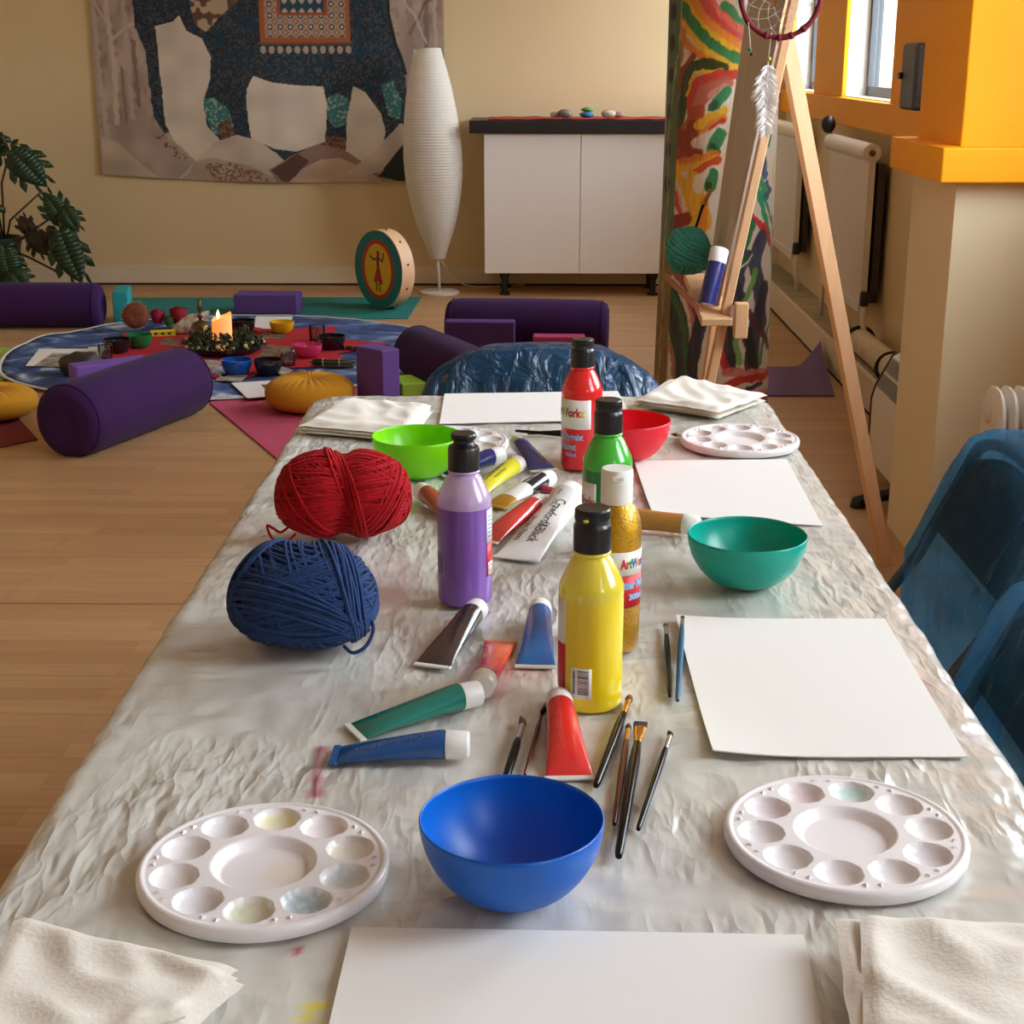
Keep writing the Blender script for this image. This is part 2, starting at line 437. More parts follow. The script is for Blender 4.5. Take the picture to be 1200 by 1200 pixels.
def ridged(x, y, s, seed):
    return 1 - abs(noise.noise(Vector((x * s + seed, y * s, seed * 1.7))) * 2.0)
def sheet_material():
    m = bpy.data.materials.new('clear_plastic_dust_sheet'); m.use_nodes = True
    N = m.node_tree.nodes; L = m.node_tree.links; p = N['Principled BSDF']
    p.inputs['Roughness'].default_value = 0.24; p.inputs['Specular IOR Level'].default_value = 0.8; p.inputs['Coat Weight'].default_value = 0.35; p.inputs['Coat Roughness'].default_value = 0.10
    vc = N.new('ShaderNodeVertexColor'); vc.layer_name = 'Col'
    tc = N.new('ShaderNodeTexCoord')
    def nzn(scale, st, dist, rot, det=3):
        mp = N.new('ShaderNodeMapping'); mp.inputs['Scale'].default_value = st; mp.inputs['Rotation'].default_value = (0, 0, rot)
        L.new(tc.outputs['Object'], mp.inputs['Vector'])
        n1 = N.new('ShaderNodeTexNoise'); n1.inputs['Scale'].default_value = scale; n1.inputs['Detail'].default_value = det; n1.inputs['Distortion'].default_value = dist
        L.new(mp.outputs['Vector'], n1.inputs['Vector']); return n1.outputs['Fac']
    def crease(fac, wid):
        s1 = N.new('ShaderNodeMath'); s1.operation = 'SUBTRACT'; s1.inputs[1].default_value = 0.5; L.new(fac, s1.inputs[0])
        a1 = N.new('ShaderNodeMath'); a1.operation = 'ABSOLUTE'; L.new(s1.outputs[0], a1.inputs[0])
        mr = N.new('ShaderNodeMapRange'); mr.inputs['From Min'].default_value = 0; mr.inputs['From Max'].default_value = wid; mr.inputs['To Min'].default_value = 1; mr.inputs['To Max'].default_value = 0
        mr.interpolation_type = 'SMOOTHSTEP'; L.new(a1.outputs[0], mr.inputs['Value']); return mr.outputs['Result']
    def mul(x, y):
        m_ = N.new('ShaderNodeMath'); m_.operation = 'MULTIPLY'; L.new(x, m_.inputs[0])
        if isinstance(y, float): m_.inputs[1].default_value = y
        else: L.new(y, m_.inputs[1])
        return m_.outputs[0]
    def add(x, y):
        m_ = N.new('ShaderNodeMath'); L.new(x, m_.inputs[0]); L.new(y, m_.inputs[1]); return m_.outputs[0]
    def mask(scale, lo, hi):
        mr = N.new('ShaderNodeMapRange'); mr.inputs['From Min'].default_value = lo; mr.inputs['From Max'].default_value = hi; L.new(nzn(scale, (1, 1, 1), 0.5, 0.9), mr.inputs['Value']); return mr.outputs['Result']
    def crumple(scale, st, rot, warp):
        mp = N.new('ShaderNodeMapping'); mp.inputs['Scale'].default_value = st; mp.inputs['Rotation'].default_value = (0, 0, rot)
        L.new(tc.outputs['Object'], mp.inputs['Vector'])
        nw = N.new('ShaderNodeTexNoise'); nw.inputs['Scale'].default_value = scale * 0.8; nw.inputs['Detail'].default_value = 2; L.new(mp.outputs['Vector'], nw.inputs['Vector'])
        mx = N.new('ShaderNodeVectorMath'); mx.operation = 'MULTIPLY_ADD'; mx.inputs[1].default_value = (warp, warp, warp); L.new(nw.outputs['Color'], mx.inputs[0]); L.new(mp.outputs['Vector'], mx.inputs[2])
        vo = N.new('ShaderNodeTexVoronoi'); vo.feature = 'F1'; vo.inputs['Scale'].default_value = scale; L.new(mx.outputs['Vector'], vo.inputs['Vector'])
        return vo.outputs['Distance']
    v1 = mul(crumple(9, (1, 0.6, 1), 0.5, 0.16), 0.40)
    v2 = mul(crumple(22, (0.4, 1, 1), -0.5, 0.09), mul(mask(4, 0.36, 0.64), 0.70))
    v3 = mul(crumple(52, (1, 0.32, 1), 0.8, 0.05), mul(mask(6, 0.38, 0.62), 0.65))
    und = nzn(9, (1, 1, 1), 0.6, 0.2, 2)
    H = add(add(v1, v2), add(v3, mul(und, 1.0)))
    bp = N.new('ShaderNodeBump'); bp.inputs['Strength'].default_value = 0.62; bp.inputs['Distance'].default_value = 0.010
    L.new(H, bp.inputs['Height']); L.new(bp.outputs['Normal'], p.inputs['Normal'])
    nz = N.new('ShaderNodeTexNoise'); nz.inputs['Scale'].default_value = 5; L.new(tc.outputs['Object'], nz.inputs['Vector'])
    mr = N.new('ShaderNodeMapRange'); mr.inputs['To Min'].default_value = 0.88; mr.inputs['To Max'].default_value = 1.1; mr.inputs['From Min'].default_value = 0.3; mr.inputs['From Max'].default_value = 0.7
    L.new(nz.outputs['Fac'], mr.inputs['Value'])
    sc = N.new('ShaderNodeVectorMath'); sc.operation = 'SCALE'; L.new(vc.outputs['Color'], sc.inputs[0]); L.new(mr.outputs['Result'], sc.inputs['Scale'])
    L.new(sc.outputs['Vector'], p.inputs['Base Color'])
    return m
def make_sheet():
    ov = 0.17; rc = 0.014; rr = 0.05
    nx, ny = 210, 400
    xs0, xs1, ys0, ys1 = TX0 - ov, TX1 + ov, TY0 - 0.05, TY1 + ov
    V = []; F_ = []
    for j in range(ny + 1):
        for i in range(nx + 1):
            x = xs0 + (xs1 - xs0) * i / nx; y = ys0 + (ys1 - ys0) * j / ny
            qx = min(max(x, TX0 + rr), TX1 - rr); qy = min(y, TY1 - rr)
            dx, dy = x - qx, y - qy; d = math.hypot(dx, dy)
            s = d - rr
            nz_ = 0.0022 * ridged(x, y * 0.6, 14, 3) * ridged(x, y, 5, 9) + 0.0016 * noise.noise(Vector((x * 40, y * 40, 1)))
            if s <= 0 or d < 1e-9:
                V.append((x, y, TZ - 0.002 + nz_))
            else:
                ux, uy = dx / d, dy / d
                bx, by = qx + ux * rr, qy + uy * rr
                ang = s / rc
                per = bx * 1.0 + by * 1.0
                if ang < PI / 2:
                    o = rc * math.sin(ang); z = -rc * (1 - math.cos(ang))
                else:
                    dr = s - rc * PI / 2
                    o = rc + min(dr, 0.1) * (0.10 + 0.22 * noise.noise(Vector((per * 11, 0, 5))) + 0.10 * noise.noise(Vector((per * 30, dr * 8, 2)))); z = -rc - dr
                V.append((bx + ux * (o + nz_), by + uy * (o + nz_), TZ - 0.002 + z + nz_ * max(0, 1 - ang)))
    for j in range(ny):
        for i in range(nx):
            a = j * (nx + 1) + i; F_.append((a, a + 1, a + nx + 2, a + nx + 1))
    mb = MB(); mb.add(V, F_)
    o = mb.build('plastic_sheet', sheet_material())
    P = np.array(V); X, Y = P[:, 0], P[:, 1]
    C = np.zeros((len(V), 3)); C[:] = (208, 206, 198)
    def stain(pts, wd, col, k=0.6, seed=1):
        W = [on_z(a, b, TZ) for a, b in pts]
        D = seg_dist(X, Y, [(p.x, p.y) for p in W]) + 0.006 * (vnoise(X * 90, Y * 90, seed) - 0.5)
        a = np.clip(1 - D / wd, 0, 1)[:, None] * k
        C[:] = C * (1 - a) + np.array(col) * a
    stain([(376, 875), (372, 905), (369, 930)], 0.007, (170, 70, 90), 0.75)
    stain([(352, 1075), (346, 1112)], 0.003, (190, 70, 80), 0.9)
    stain([(362, 1176), (375, 1177)], 0.007, (235, 215, 60), 0.9)
    stain([(356, 1192), (378, 1196)], 0.007, (235, 215, 60), 0.7)
    stain([(186, 918)], 0.006, (120, 110, 110), 0.8); stain([(222, 902)], 0.005, (150, 110, 100), 0.8)
    stain([(600, 775), (625, 790)], 0.03, (240, 170, 150), 0.35)
    stain([(1110, 858), (1140, 862)], 0.006, (170, 160, 190), 0.7)
    stain([(1075, 790), (1090, 830)], 0.015, (220, 180, 175), 0.5)
    stain([(755, 462), (790, 460)], 0.012, (140, 130, 95), 0.8)
    color_attr(o, C)
    tag(o, 'crumpled clear plastic dust sheet spread over the long work table', 'plastic sheet')
    return o
make_sheet()
TOP = TZ + 0.0015    # things rest on the crests of the wrinkles

# ------------------------------------------------------------------ sheets of white paper
m_paper = M('white_cartridge_paper', (236, 233, 228), 0.75)
def quad_sheet(name, corners, mat, label, cat, th=0.0012, curl=(0, 0, 0, 0), group=None, z=TOP, wave=0.0, n=14):
    """corners near-left, near-right, far-right, far-left (world points)"""
    A, B, C_, D = [Vector(c) for c in corners]
    cen = (A + B + C_ + D) / 4; cen.z = z
    mb = MB()
    def pt(u, v):
        p = (A * (1 - u) + B * u) * (1 - v) + (D * (1 - u) + C_ * u) * v
        h = curl[0] * max(0, 1 - (u + v) * 2.2) ** 2 + curl[1] * max(0, 1 - (1 - u + v) * 2.2) ** 2 + curl[2] * max(0, 1 - (2 - u - v) * 2.2) ** 2 + curl[3] * max(0, 1 - (u + 1 - v) * 2.2) ** 2
        h += wave * (0.5 + 0.5 * noise.noise(Vector((p.x * 9, p.y * 9, 2))))
        return Vector((p.x - cen.x, p.y - cen.y, h))
    top = [pt(i / n, j / n) for j in range(n + 1) for i in range(n + 1)]
    vs = [v + Vector((0, 0, th)) for v in top] + top
    W = n + 1; O = W * W; fs = []
    for j in range(n):
        for i in range(n):
            a = j * W + i; fs.append((a, a + 1, a + W + 1, a + W)); fs.append((O + a, O + a + W, O + a + W + 1, O + a + 1))
    for i in range(n):
        fs.append((i, O + i, O + i + 1, i + 1)); a = n * W + i; fs.append((a, a + 1, O + a + 1, O + a))
        a = i * W; fs.append((a, a + W, O + a + W, O + a)); a = i * W + n; fs.append((a, O + a, O + a + W, a + W))
    mb.add(vs, fs)
    o = mb.build(name, mat, None, True, loc=cen, angle=40)
    return tag(o, label, cat, group)
def pz(pts, z=TOP): return [on_z(a, b, z) for a, b in pts]
GP = 'blank drawing sheets laid out on the table'
quad_sheet('paper_sheet', pz([(835, 888), (1133, 888), (1037, 726), (792, 726)]), m_paper, 'blank white paper behind the right near palette, its near left corner lifted', 'paper', curl=(0.006, 0, 0, 0.004), group=GP)
quad_sheet('paper_sheet', pz([(764, 603), (964, 617), (922, 539), (743, 541)]), m_paper, 'blank white paper between the teal bowl and the far right palette', 'paper', curl=(0.003, 0, 0, 0), group=GP)
quad_sheet('paper_sheet', pz([(515, 497), (742, 492), (724, 459), (521, 462)]), m_paper, 'blank white paper at the far end of the table behind the lime bowl', 'paper', group=GP)
quad_sheet('paper_sheet', pz([(372, 1260), (975, 1260), (942, 1097), (412, 1088)]), m_paper, 'blank white paper at the near edge in front of the blue bowl', 'paper', group=GP)

# ------------------------------------------------------------------ folded cloths
m_cloth = M('unbleached_cotton', (232, 224, 212), 0.9, var=0.05, vscale=6, bump=0.1, bscale=300, sheen=0.2)
def folded_cloth(corners, label, layers=3, th=0.006, seed=1, wav=0.008, lift=(0, 0, 0, 0), n=26, fan=0.004):
    P4 = [Vector(c) for c in corners]; cen = sum(P4, Vector()) / 4; cen.z = TOP
    mb = MB()
    for L_ in range(layers):
        rr_ = random.Random(seed * 10 + L_)
        off = Vector((rr_.uniform(-fan, fan), rr_.uniform(-fan, fan), 0))
        A, B, C_, D = [p + off * (1 + 0.6 * k) for k, p in enumerate(P4)]
        rows = []
        def pt(u, v, up):
            wob = 0.0018 * noise.noise(Vector((u * 4, v * 4, seed + L_)))
            p = (A * (1 - u) + B * u) * (1 - v) + (D * (1 - u) + C_ * u) * v
            p = p + Vector((wob, 0.0016 * noise.noise(Vector((u * 5, v * 3, seed + 7 + L_))), 0))
            h = wav * (0.5 + 0.5 * noise.noise(Vector((u * 2.5 + seed, v * 2.5, seed)))) + 0.4 * wav * (1 - abs(noise.noise(Vector((u * 3 + v * 3, v * 2 - u, seed * 3.1)))) * 3 if True else 0)
            h = max(h, 0) * min(1, 10 * min(u, 1 - u) + 0.3) * min(1, 10 * min(v, 1 - v) + 0.3)
            lf = lift[0] * max(0, 1 - (u + v)) ** 2 + lift[1] * max(0, 1 - (1 - u + v)) ** 2 + lift[2] * max(0, u + v - 1) ** 2 + lift[3] * max(0, v - u) ** 2
            e = min(u, 1 - u, v, 1 - v)
            rnd_ = min(1.0, (e * n) ** 0.5) if e * n < 1 else 1.0
            z = (h + lf) * (L_ + 1) / layers + L_ * th + (th * (0.5 + 0.42 * rnd_) if up else th * 0.5 * (1 - rnd_))
            return Vector((p.x - cen.x, p.y - cen.y, z))
        W = n + 1
        vs = [pt(i / n, j / n, True) for j in range(W) for i in range(W)] + [pt(i / n, j / n, False) for j in range(W) for i in range(W)]
        O = W * W; fs = []
        for j in range(n):
            for i in range(n):
                a = j * W + i; fs.append((a, a + 1, a + W + 1, a + W)); fs.append((O + a, O + a + W, O + a + W + 1, O + a + 1))
        for i in range(n):
            fs.append((i, O + i, O + i + 1, i + 1)); a = n * W + i; fs.append((a, a + 1, O + a + 1, O + a))
            a = i * W; fs.append((a, a + W, O + a + W, O + a)); a = i * W + n; fs.append((a, O + a, O + a + W, a + W))
        mb.add(vs, fs)
    o = mb.build('folded_cloth', m_cloth, None, True, loc=cen, angle=60)
    return tag(o, label, 'cloth', 'folded cotton cloths on the table')
ZC2 = TOP + 0.012
folded_cloth([on_z(350, 508, TOP), on_z(482, 520, TOP), on_z(506, 484, TOP), on_z(412, 475, TOP)], 'folded off-white cloth at the far left corner beside the lime bowl', 3, 0.004, 1, 0.010)
folded_cloth([on_z(742, 478, TOP), on_z(838, 493, TOP), on_z(893, 472, TOP), on_z(790, 455, TOP)], 'folded white cloth at the far right corner behind the far palette', 3, 0.005, 2, 0.008, lift=(0, 0, 0, 0.01))
folded_cloth([on_z(-70, 1290, TOP), on_z(222, 1215, TOP), on_z(287, 1157, TOP), on_z(30, 1105, TOP)], 'folded off-white cloth at the near left corner of the table', 3, 0.005, 3, 0.007, lift=(0, 0, 0, 0.008), fan=0.0014)
folded_cloth([on_z(1012, 1260, TOP), on_z(1330, 1262, TOP), on_z(1262, 1118, TOP), on_z(1012, 1118, TOP)], 'thick folded off-white cloth at the near right corner of the table', 5, 0.0045, 4, 0.008, lift=(0, 0, 0, 0.006), fan=0.007)

# ------------------------------------------------------------------ round mixing palettes
m_pal = M('white_palette_plastic', (238, 232, 234), 0.32, attr='Col', coat=0.2)
def palette_height(x, y):
    r = math.hypot(x, y); R0 = 0.085; z = 0.0092
    if r > R0 - 0.005:
        q = min(1, (r - (R0 - 0.005)) / 0.005); z = 0.0092 + 0.0010 * math.sin(q * PI)
    if r < 0.037:
        q = min(1, (0.037 - r) / 0.008); q = q * q * (3 - 2 * q); z -= 0.0070 * q
    a = math.atan2(y, x); k = round(a / (2 * PI / 10)); ak = k * 2 * PI / 10
    dx, dy = x - 0.0605 * math.cos(ak), y - 0.0605 * math.sin(ak); d = math.hypot(dx, dy)
    if d < 0.0163: z -= 0.0076 * math.sqrt(max(0, 1 - (d / 0.0163) ** 2)) ** 0.9
    return z
def make_palette_mesh(tints):
    mb = MB(); nr, na = 110, 320
    R0 = 0.085
    V = [(0, 0, palette_height(0, 0))]; rows = []
    for j in range(1, nr + 1):
        r = R0 * j / nr; row = []
        for i in range(na):
            a = 2 * PI * i / na; x, y = r * math.cos(a), r * math.sin(a)
            row.append(len(V)); V.append((x, y, palette_height(x, y)))
        rows.append(row)
    F_ = [(0, rows[0][i], rows[0][(i + 1) % na]) for i in range(na)]
    for rr_, zz in ((0.0862, 0.0072), (0.0862, 0.0025), (0.085, 0.0), (0.0835, 0.0)):
        row = []
        for i in range(na):
            a = 2 * PI * i / na; row.append(len(V)); V.append((rr_ * math.cos(a), rr_ * math.sin(a), zz))
        rows.append(row)
    for a, b in zip(rows[:-1], rows[1:]):
        for i in range(na):
            i2 = (i + 1) % na; F_.append((a[i], b[i], b[i2], a[i2]))
    F_.append(tuple(reversed(rows[-1])))
    mb.add(V, F_)
    # pairs of small raised triangles between the wells, along the rim
    for k in range(10):
        for s in (-1, 1):
            a = (k + 0.5 + s * 0.105) * 2 * PI / 10; c = Vector((0.0755 * math.cos(a), 0.0755 * math.sin(a), 0))
            u = Vector((math.cos(a), math.sin(a), 0)); w_ = Vector((-u.y, u.x, 0))
            b3 = [c + u * 0.0022, c - u * 0.0016 + w_ * 0.0022, c - u * 0.0016 - w_ * 0.0022]
            vs = [p + Vector((0, 0, 0.0091)) for p in b3] + [c * 1.0 + (p - c) * 0.5 + Vector((0, 0, 0.0108)) for p in b3]
            mb.add(vs, [(3, 4, 5), (0, 1, 4, 3), (1, 2, 5, 4), (2, 0, 3, 5)])
    o = mb.build('mixing_palette', m_pal, None, True, angle=50)
    P = np.array(mb.v); C = np.zeros((len(P), 3)); C[:] = (240, 235, 236)
    for k, col, amt in tints:
        a = k * 2 * PI / 10; cx, cy = (0.0605 * math.cos(a), 0.0605 * math.sin(a)) if k >= 0 else (0.012, -0.006)
        d = np.hypot(P[:, 0] - cx, P[:, 1] - cy) + 0.006 * (vnoise(P[:, 0] * 260 + 9, P[:, 1] * 260 + 9, 3 + k) - 0.5)
        w_ = np.clip((0.0165 - d) / 0.004, 0, 1)[:, None] * amt * (0.55 + 0.9 * vnoise(P[:, 0] * 420, P[:, 1] * 420, 11))[:, None]
        w_ = np.clip(w_, 0, 1); C[:] = C * (1 - w_) + np.array(col) * w_
    color_attr(o, C)
    return o
GPAL = 'round white mixing palettes on the table'
def put_palette(px, py, rz, label, tints, tilt=(0, 0)):
    o = make_palette_mesh(tints); p = on_z(px, py, TOP + 0.011)
    o.location = (p.x, p.y, TOP); o.rotation_euler = (tilt[0], tilt[1], rz)
    return tag(o, label, 'palette', GPAL)
put_palette(309, 1007, 0.33, 'round white ten-well palette left of the blue bowl, wells tinged with old paint', [(2, (238, 228, 165), 0.5), (8, (165, 192, 198), 0.5), (9, (190, 206, 206), 0.5), (7, (210, 212, 175), 0.6), (0, (225, 220, 190), 0.5), (1, (235, 220, 222), 0.5), (6, (225, 222, 230), 0.5), (-1, (235, 225, 190), 0.35), (8, (90, 150, 165), 0.15), (3, (226, 226, 230), 0.5)])
put_palette(991, 970, 0.05, 'round white ten-well palette right of the blue bowl, nearly clean', [(2, (205, 232, 228), 0.8), (3, (240, 215, 220), 0.7), (4, (235, 220, 226), 0.5), (9, (226, 220, 226), 0.5)])
put_palette(867, 511, 0.2, 'round white palette at the far right edge beside the folded cloth', [(2, (230, 225, 230), 0.5)])
put_palette(526, 514, 0.1, 'round white palette half hidden behind the lime green bowl', [(0, (220, 220, 220), 0.5)])

# ------------------------------------------------------------------ plastic bowls
def make_bowl(name, D, H, mat, label, cat, group, rb=0.024, th=0.0016, n=64):
    Rr = D / 2; prof = []
    K = 16
    def rad(q): return rb + (Rr - rb) * (1 - (1 - q) ** 1.9) ** 0.62
    out = [(0, 0.0015), (rb * 0.8, 0.0012), (rb * 0.9, 0.0)]
    for k in range(K + 1):
        q = k / K; out.append((rad(q), 0.0008 + (H - 0.0008) * q))
    inn = []
    for k in range(K, -1, -1):
        q = k / K; inn.append((max(rad(q) - th, 0.001), th + 0.001 + (H - th - 0.001) * q))
    out[-1] = (Rr, H - 0.0006); inn[0] = (Rr - th, H - 0.0006)
    prof = out + [(Rr - th * 0.5, H)] + inn + [(0, th + 0.001)]
    o = MB().lathe(prof, n).build(name, mat, None, True, angle=60)
    return tag(o, label, cat, group)
GB = 'coloured plastic bowls on the table'
def bowl_at(px, py, D, H, mat, label):
    o = make_bowl('plastic_bowl', D, H, mat, label, 'bowl', GB)
    p = on_z(px, py, TOP + H); o.location = (p.x, p.y, TOP); return o
bowl_at(599.5, 957, 0.1235, 0.056, M('blue_bowl_plastic', (0, 102, 206), 0.36, translucent=0.12), 'royal blue plastic bowl at the front, between the two near palettes')
bowl_at(876, 625, 0.1265, 0.056, M('teal_bowl_plastic', (0, 168, 148), 0.3, translucent=0.12), 'teal green plastic bowl near the right table edge')
bowl_at(489, 509.5, 0.122, 0.056, M('lime_bowl_plastic', (140, 228, 10), 0.3, translucent=0.3), 'lime green plastic bowl at the far left behind the red yarn')
bowl_at(735, 491, 0.122, 0.056, M('red_bowl_plastic', (232, 20, 45), 0.35, translucent=0.15), 'red plastic bowl behind the green paint bottle')
# ------------------------------------------------------------------ paint bottles
m_cap = M('black_cap_plastic', (24, 24, 25), 0.32)
m_wcap = M('white_cap_plastic', (236, 234, 228), 0.35)
m_lab = M('white_label', (238, 234, 228), 0.5)
m_red_ink = M('red_label_ink', (206, 26, 36), 0.45)
m_ink = M('black_ink', (28, 26, 28), 0.6)
def cyl_patch(r, a0, a1, z0, z1, n=16, th=0.0003):
    mb = MB(); vs = []; fs = []
    for i in range(n + 1):
        a = a0 + (a1 - a0) * i / n; c, s = math.cos(a), math.sin(a)
        for rr_, z in ((r, z0), (r + th, z0), (r + th, z1), (r, z1)): vs.append((rr_ * c, rr_ * s, z))
    for i in range(n):
        o = i * 4
        for k in range(4):
            k2 = (k + 1) % 4; fs.append((o + k, o + 4 + k, o + 4 + k2, o + k2))
    fs.append((0, 1, 2, 3)); fs.append((n * 4 + 3, n * 4 + 2, n * 4 + 1, n * 4))
    mb.add(vs, fs); return mb
def cyl_text(parent, s, size, r, a, z, mat, bold=0.0, colors=None, track=1.0, name='lettering', width=None):
    """letters wrapped on a cylinder; with colours each letter cycles through them"""
    mb = MB()
    vs, fs = text_geo(s, size, bold)
    if not vs: return None
    xs = [v[0] for v in vs]; mid = (min(xs) + max(xs)) / 2; w = max(xs) - min(xs)
    k = (width / w) if width else 1.0
    out = [((r) * math.cos(a + (v[0] - mid) * k / r), r * math.sin(a + (v[0] - mid) * k / r), z + v[1]) for v in vs]
    mb.add(out, fs)
    mats = [mat]
    if colors:
        mats = colors
        # colour by letter: split islands by x
        n = len(s)
        for i, f in enumerate(mb.f):
            cx = sum(vs[q][0] for q in f) / len(f); mb.mi[i] = min(n - 1, int((cx - min(xs)) / w * n)) % len(colors)
    return mb.build(name, mats, parent, False)
LOGO = [M('logo_' + n, c, 0.5) for n, c in (('red', (205, 40, 60)), ('blue', (40, 110, 190)), ('green', (30, 150, 90)), ('orange', (235, 140, 30)), ('navy', (40, 60, 130)), ('purple', (150, 50, 120)), ('crimson', (190, 30, 60)), ('yellow', (232, 190, 40)))]
m_outline = M('pale_blue_ink', (130, 185, 235), 0.5)
RB = 0.0278
def bottle(px, py, name_col, paint, shell, label, level=0.106, capmat=None, H=0.178, R_=RB, round_shoulder=False, shell_alpha=0.75, rz=0.0, glitter=False, button=False):
    p = on_z(px, py, TOP)
    t = thing('paint_bottle', label, 'paint bottle', (p.x, p.y, TOP), 0, 'squeeze bottles of paint on the table')
    if glitter:
        mp_ = M(name_col + '_paint', paint, 0.3, metal=0.6, var=0.35, vscale=420, bump=0.25, bscale=600, coat=0.5)
        ms_ = mp_
    else:
        mp_ = M(name_col + '_paint', paint, 0.28, var=0.03, vscale=30, coat=0.3)
        ms_ = M(name_col + '_bottle_neck', shell, 0.2, alpha=shell_alpha, coat=0.5)
    rn = 0.0135
    if round_shoulder:
        sh = [(R_, 0.112), (R_ * 0.985, 0.120), (R_ * 0.93, 0.128), (R_ * 0.82, 0.1355), (R_ * 0.68, 0.141), (0.0145, 0.143), (0.0140, 0.1455)]
    else:
        sh = [(R_, 0.108), (R_ * 0.985, 0.1105), (R_ * 0.94, 0.114), (0.0178, 0.1325), (0.0150, 0.1352), (0.0143, 0.1362), (0.0162, 0.1374), (0.0166, 0.1386), (0.0160, 0.1398), (0.0140, 0.1405)]
    base = [(0, 0.002), (R_ * 0.7, 0.0015), (R_ * 0.85, 0.0), (R_ * 0.95, 0.0008), (R_, 0.004), (R_, 0.03), (R_, 0.07), (R_, min(level, 0.105))]
    prof = base + sh
    mis = [0] * (len(base) - 1) + [1] * len(sh)
    MB().lathe(prof, 56, mis=mis).build('bottle_body', [mp_, ms_], t, True, angle=50)
    if not glitter:
        MB().lathe([(0, level - 0.0006), (R_ - 0.0014, level - 0.0004), (R_ - 0.0006, level)], 48).build('paint_surface', mp_, t)
    cz = sh[-1][1]
    cm = capmat or m_cap
    if round_shoulder:
        cp = [(0.0146, cz - 0.002), (0.0148, cz), (0.0148, H - 0.012), (0.0144, H - 0.0116), (0.0148, H - 0.0112), (0.0148, H - 0.002), (0.0138, H), (0, H)]
    else:
        cp = [(0.0150, cz - 0.001), (0.0160, cz), (0.0161, cz + 0.020), (0.0157, cz + 0.0222), (0.0146, cz + 0.0234), (0.0144, cz + 0.0246), (0.0150, cz + 0.0256), (0.0154, cz + 0.029), (0.0150, cz + 0.0352), (0.0138, cz + 0.0366), (0, cz + 0.0360)]
        if button: cp = [(0.0150, cz - 0.001), (0.0160, cz), (0.0161, cz + 0.021), (0.0152, cz + 0.0236), (0.0118, cz + 0.0252), (0.0100, cz + 0.028), (0.0104, cz + 0.0300), (0.0128, cz + 0.0318), (0.0131, cz + 0.0355), (0.0120, cz + 0.0372), (0, cz + 0.0366)]
    c = MB().lathe(cp, 40)
    # little thumb lip of the flip top
    c.box((-0.005, -0.0160, H - 0.0085), (0.005, -0.0125, H - 0.005))
    o = c.build('flip_cap', cm, t, True, angle=35)
    o.rotation_euler = (0, 0, rz)
    return t
CA = -PI / 2
red = bottle(681, 546, 'red', (222, 20, 28), (235, 40, 40), 'red squeeze paint bottle standing farthest back, before the far paper', level=0.104, shell_alpha=0.9)
cyl_patch(RB + 0.0001, CA - 2.1, CA + 0.42, 0.058, 0.098).build('label', m_lab, red)
cyl_text(red, 'ArtWorkz', 0.0165, RB + 0.0007, CA - 0.86, 0.080, m_ink, 0.0006, [LOGO[i] for i in (0, 1, 2, 3, 4, 6, 0, 7)], width=0.055)
cyl_text(red, 'Readymix', 0.0125, RB + 0.0007, CA - 0.74, 0.047, m_outline, 0.0004, name='caption', width=0.046)
cyl_text(red, 'Paint', 0.0125, RB + 0.0007, CA - 0.74, 0.033, m_outline, 0.0004, name='caption', width=0.026)
cyl_text(red, '300ml', 0.007, RB + 0.0007, CA - 0.60, 0.022, m_outline, 0.0002, name='caption')
green = bottle(710, 646, 'green', (10, 125, 45), (70, 190, 60), 'green squeeze paint bottle between the red and gold bottles', level=0.100, shell_alpha=0.88, rz=0.5)
cyl_patch(RB + 0.0001, CA - 1.9, CA - 0.50, 0.048, 0.086).build('label', m_lab, green)
cyl_text(green, 'ArtWorkz', 0.0155, RB + 0.0007, CA - 1.25, 0.064, m_ink, 0.0006, [LOGO[i] for i in (0, 1, 2, 3, 4, 6, 0, 7)], width=0.042)
purple = bottle(545, 702, 'purple', (128, 82, 170), (205, 175, 215), 'purple squeeze paint bottle left of centre, beside the red yarn', level=0.103, shell_alpha=0.72, button=True)
cyl_patch(RB + 0.0001, CA + 0.98, CA + 1.9, 0.066, 0.101).build('label', m_lab, purple)
cyl_patch(RB + 0.0001, CA + 0.98, CA + 1.9, 0.030, 0.0655).build('label', m_red_ink, purple)['label'] = 'red lower half of the label'
for k in range(6):
    cyl_patch(RB + 0.0005, CA + 1.08, CA + 1.35, 0.072 + k * 0.0042, 0.0735 + k * 0.0042, 5, 0.0001).build('caption', M('blue_ink', (90, 130, 190), 0.5), purple)
sq = cyl_patch(RB + 0.0005, CA + 1.06, CA + 1.5, 0.031, 0.045, 6, 0.0001).build('warning_square', m_lab, purple)
def ring_patch(t, r, ac, zc, rad, mat, name):
    mb = MB(); vs = []; fs = []; n = 20
    for i in range(n):
        a = 2 * PI * i / n
        for q in (rad, rad * 0.78):
            vs.append((r * math.cos(ac + q * math.cos(a) / r), r * math.sin(ac + q * math.cos(a) / r), zc + q * math.sin(a)))
    for i in range(n):
        j = (i + 1) % n; fs.append((2 * i, 2 * j, 2 * j + 1, 2 * i + 1))
    mb.add(vs, fs); return mb.build(name, mat, t, False)
ring_patch(purple, RB + 0.0009, CA + 1.24, 0.0385, 0.0045, m_red_ink, 'warning_ring')
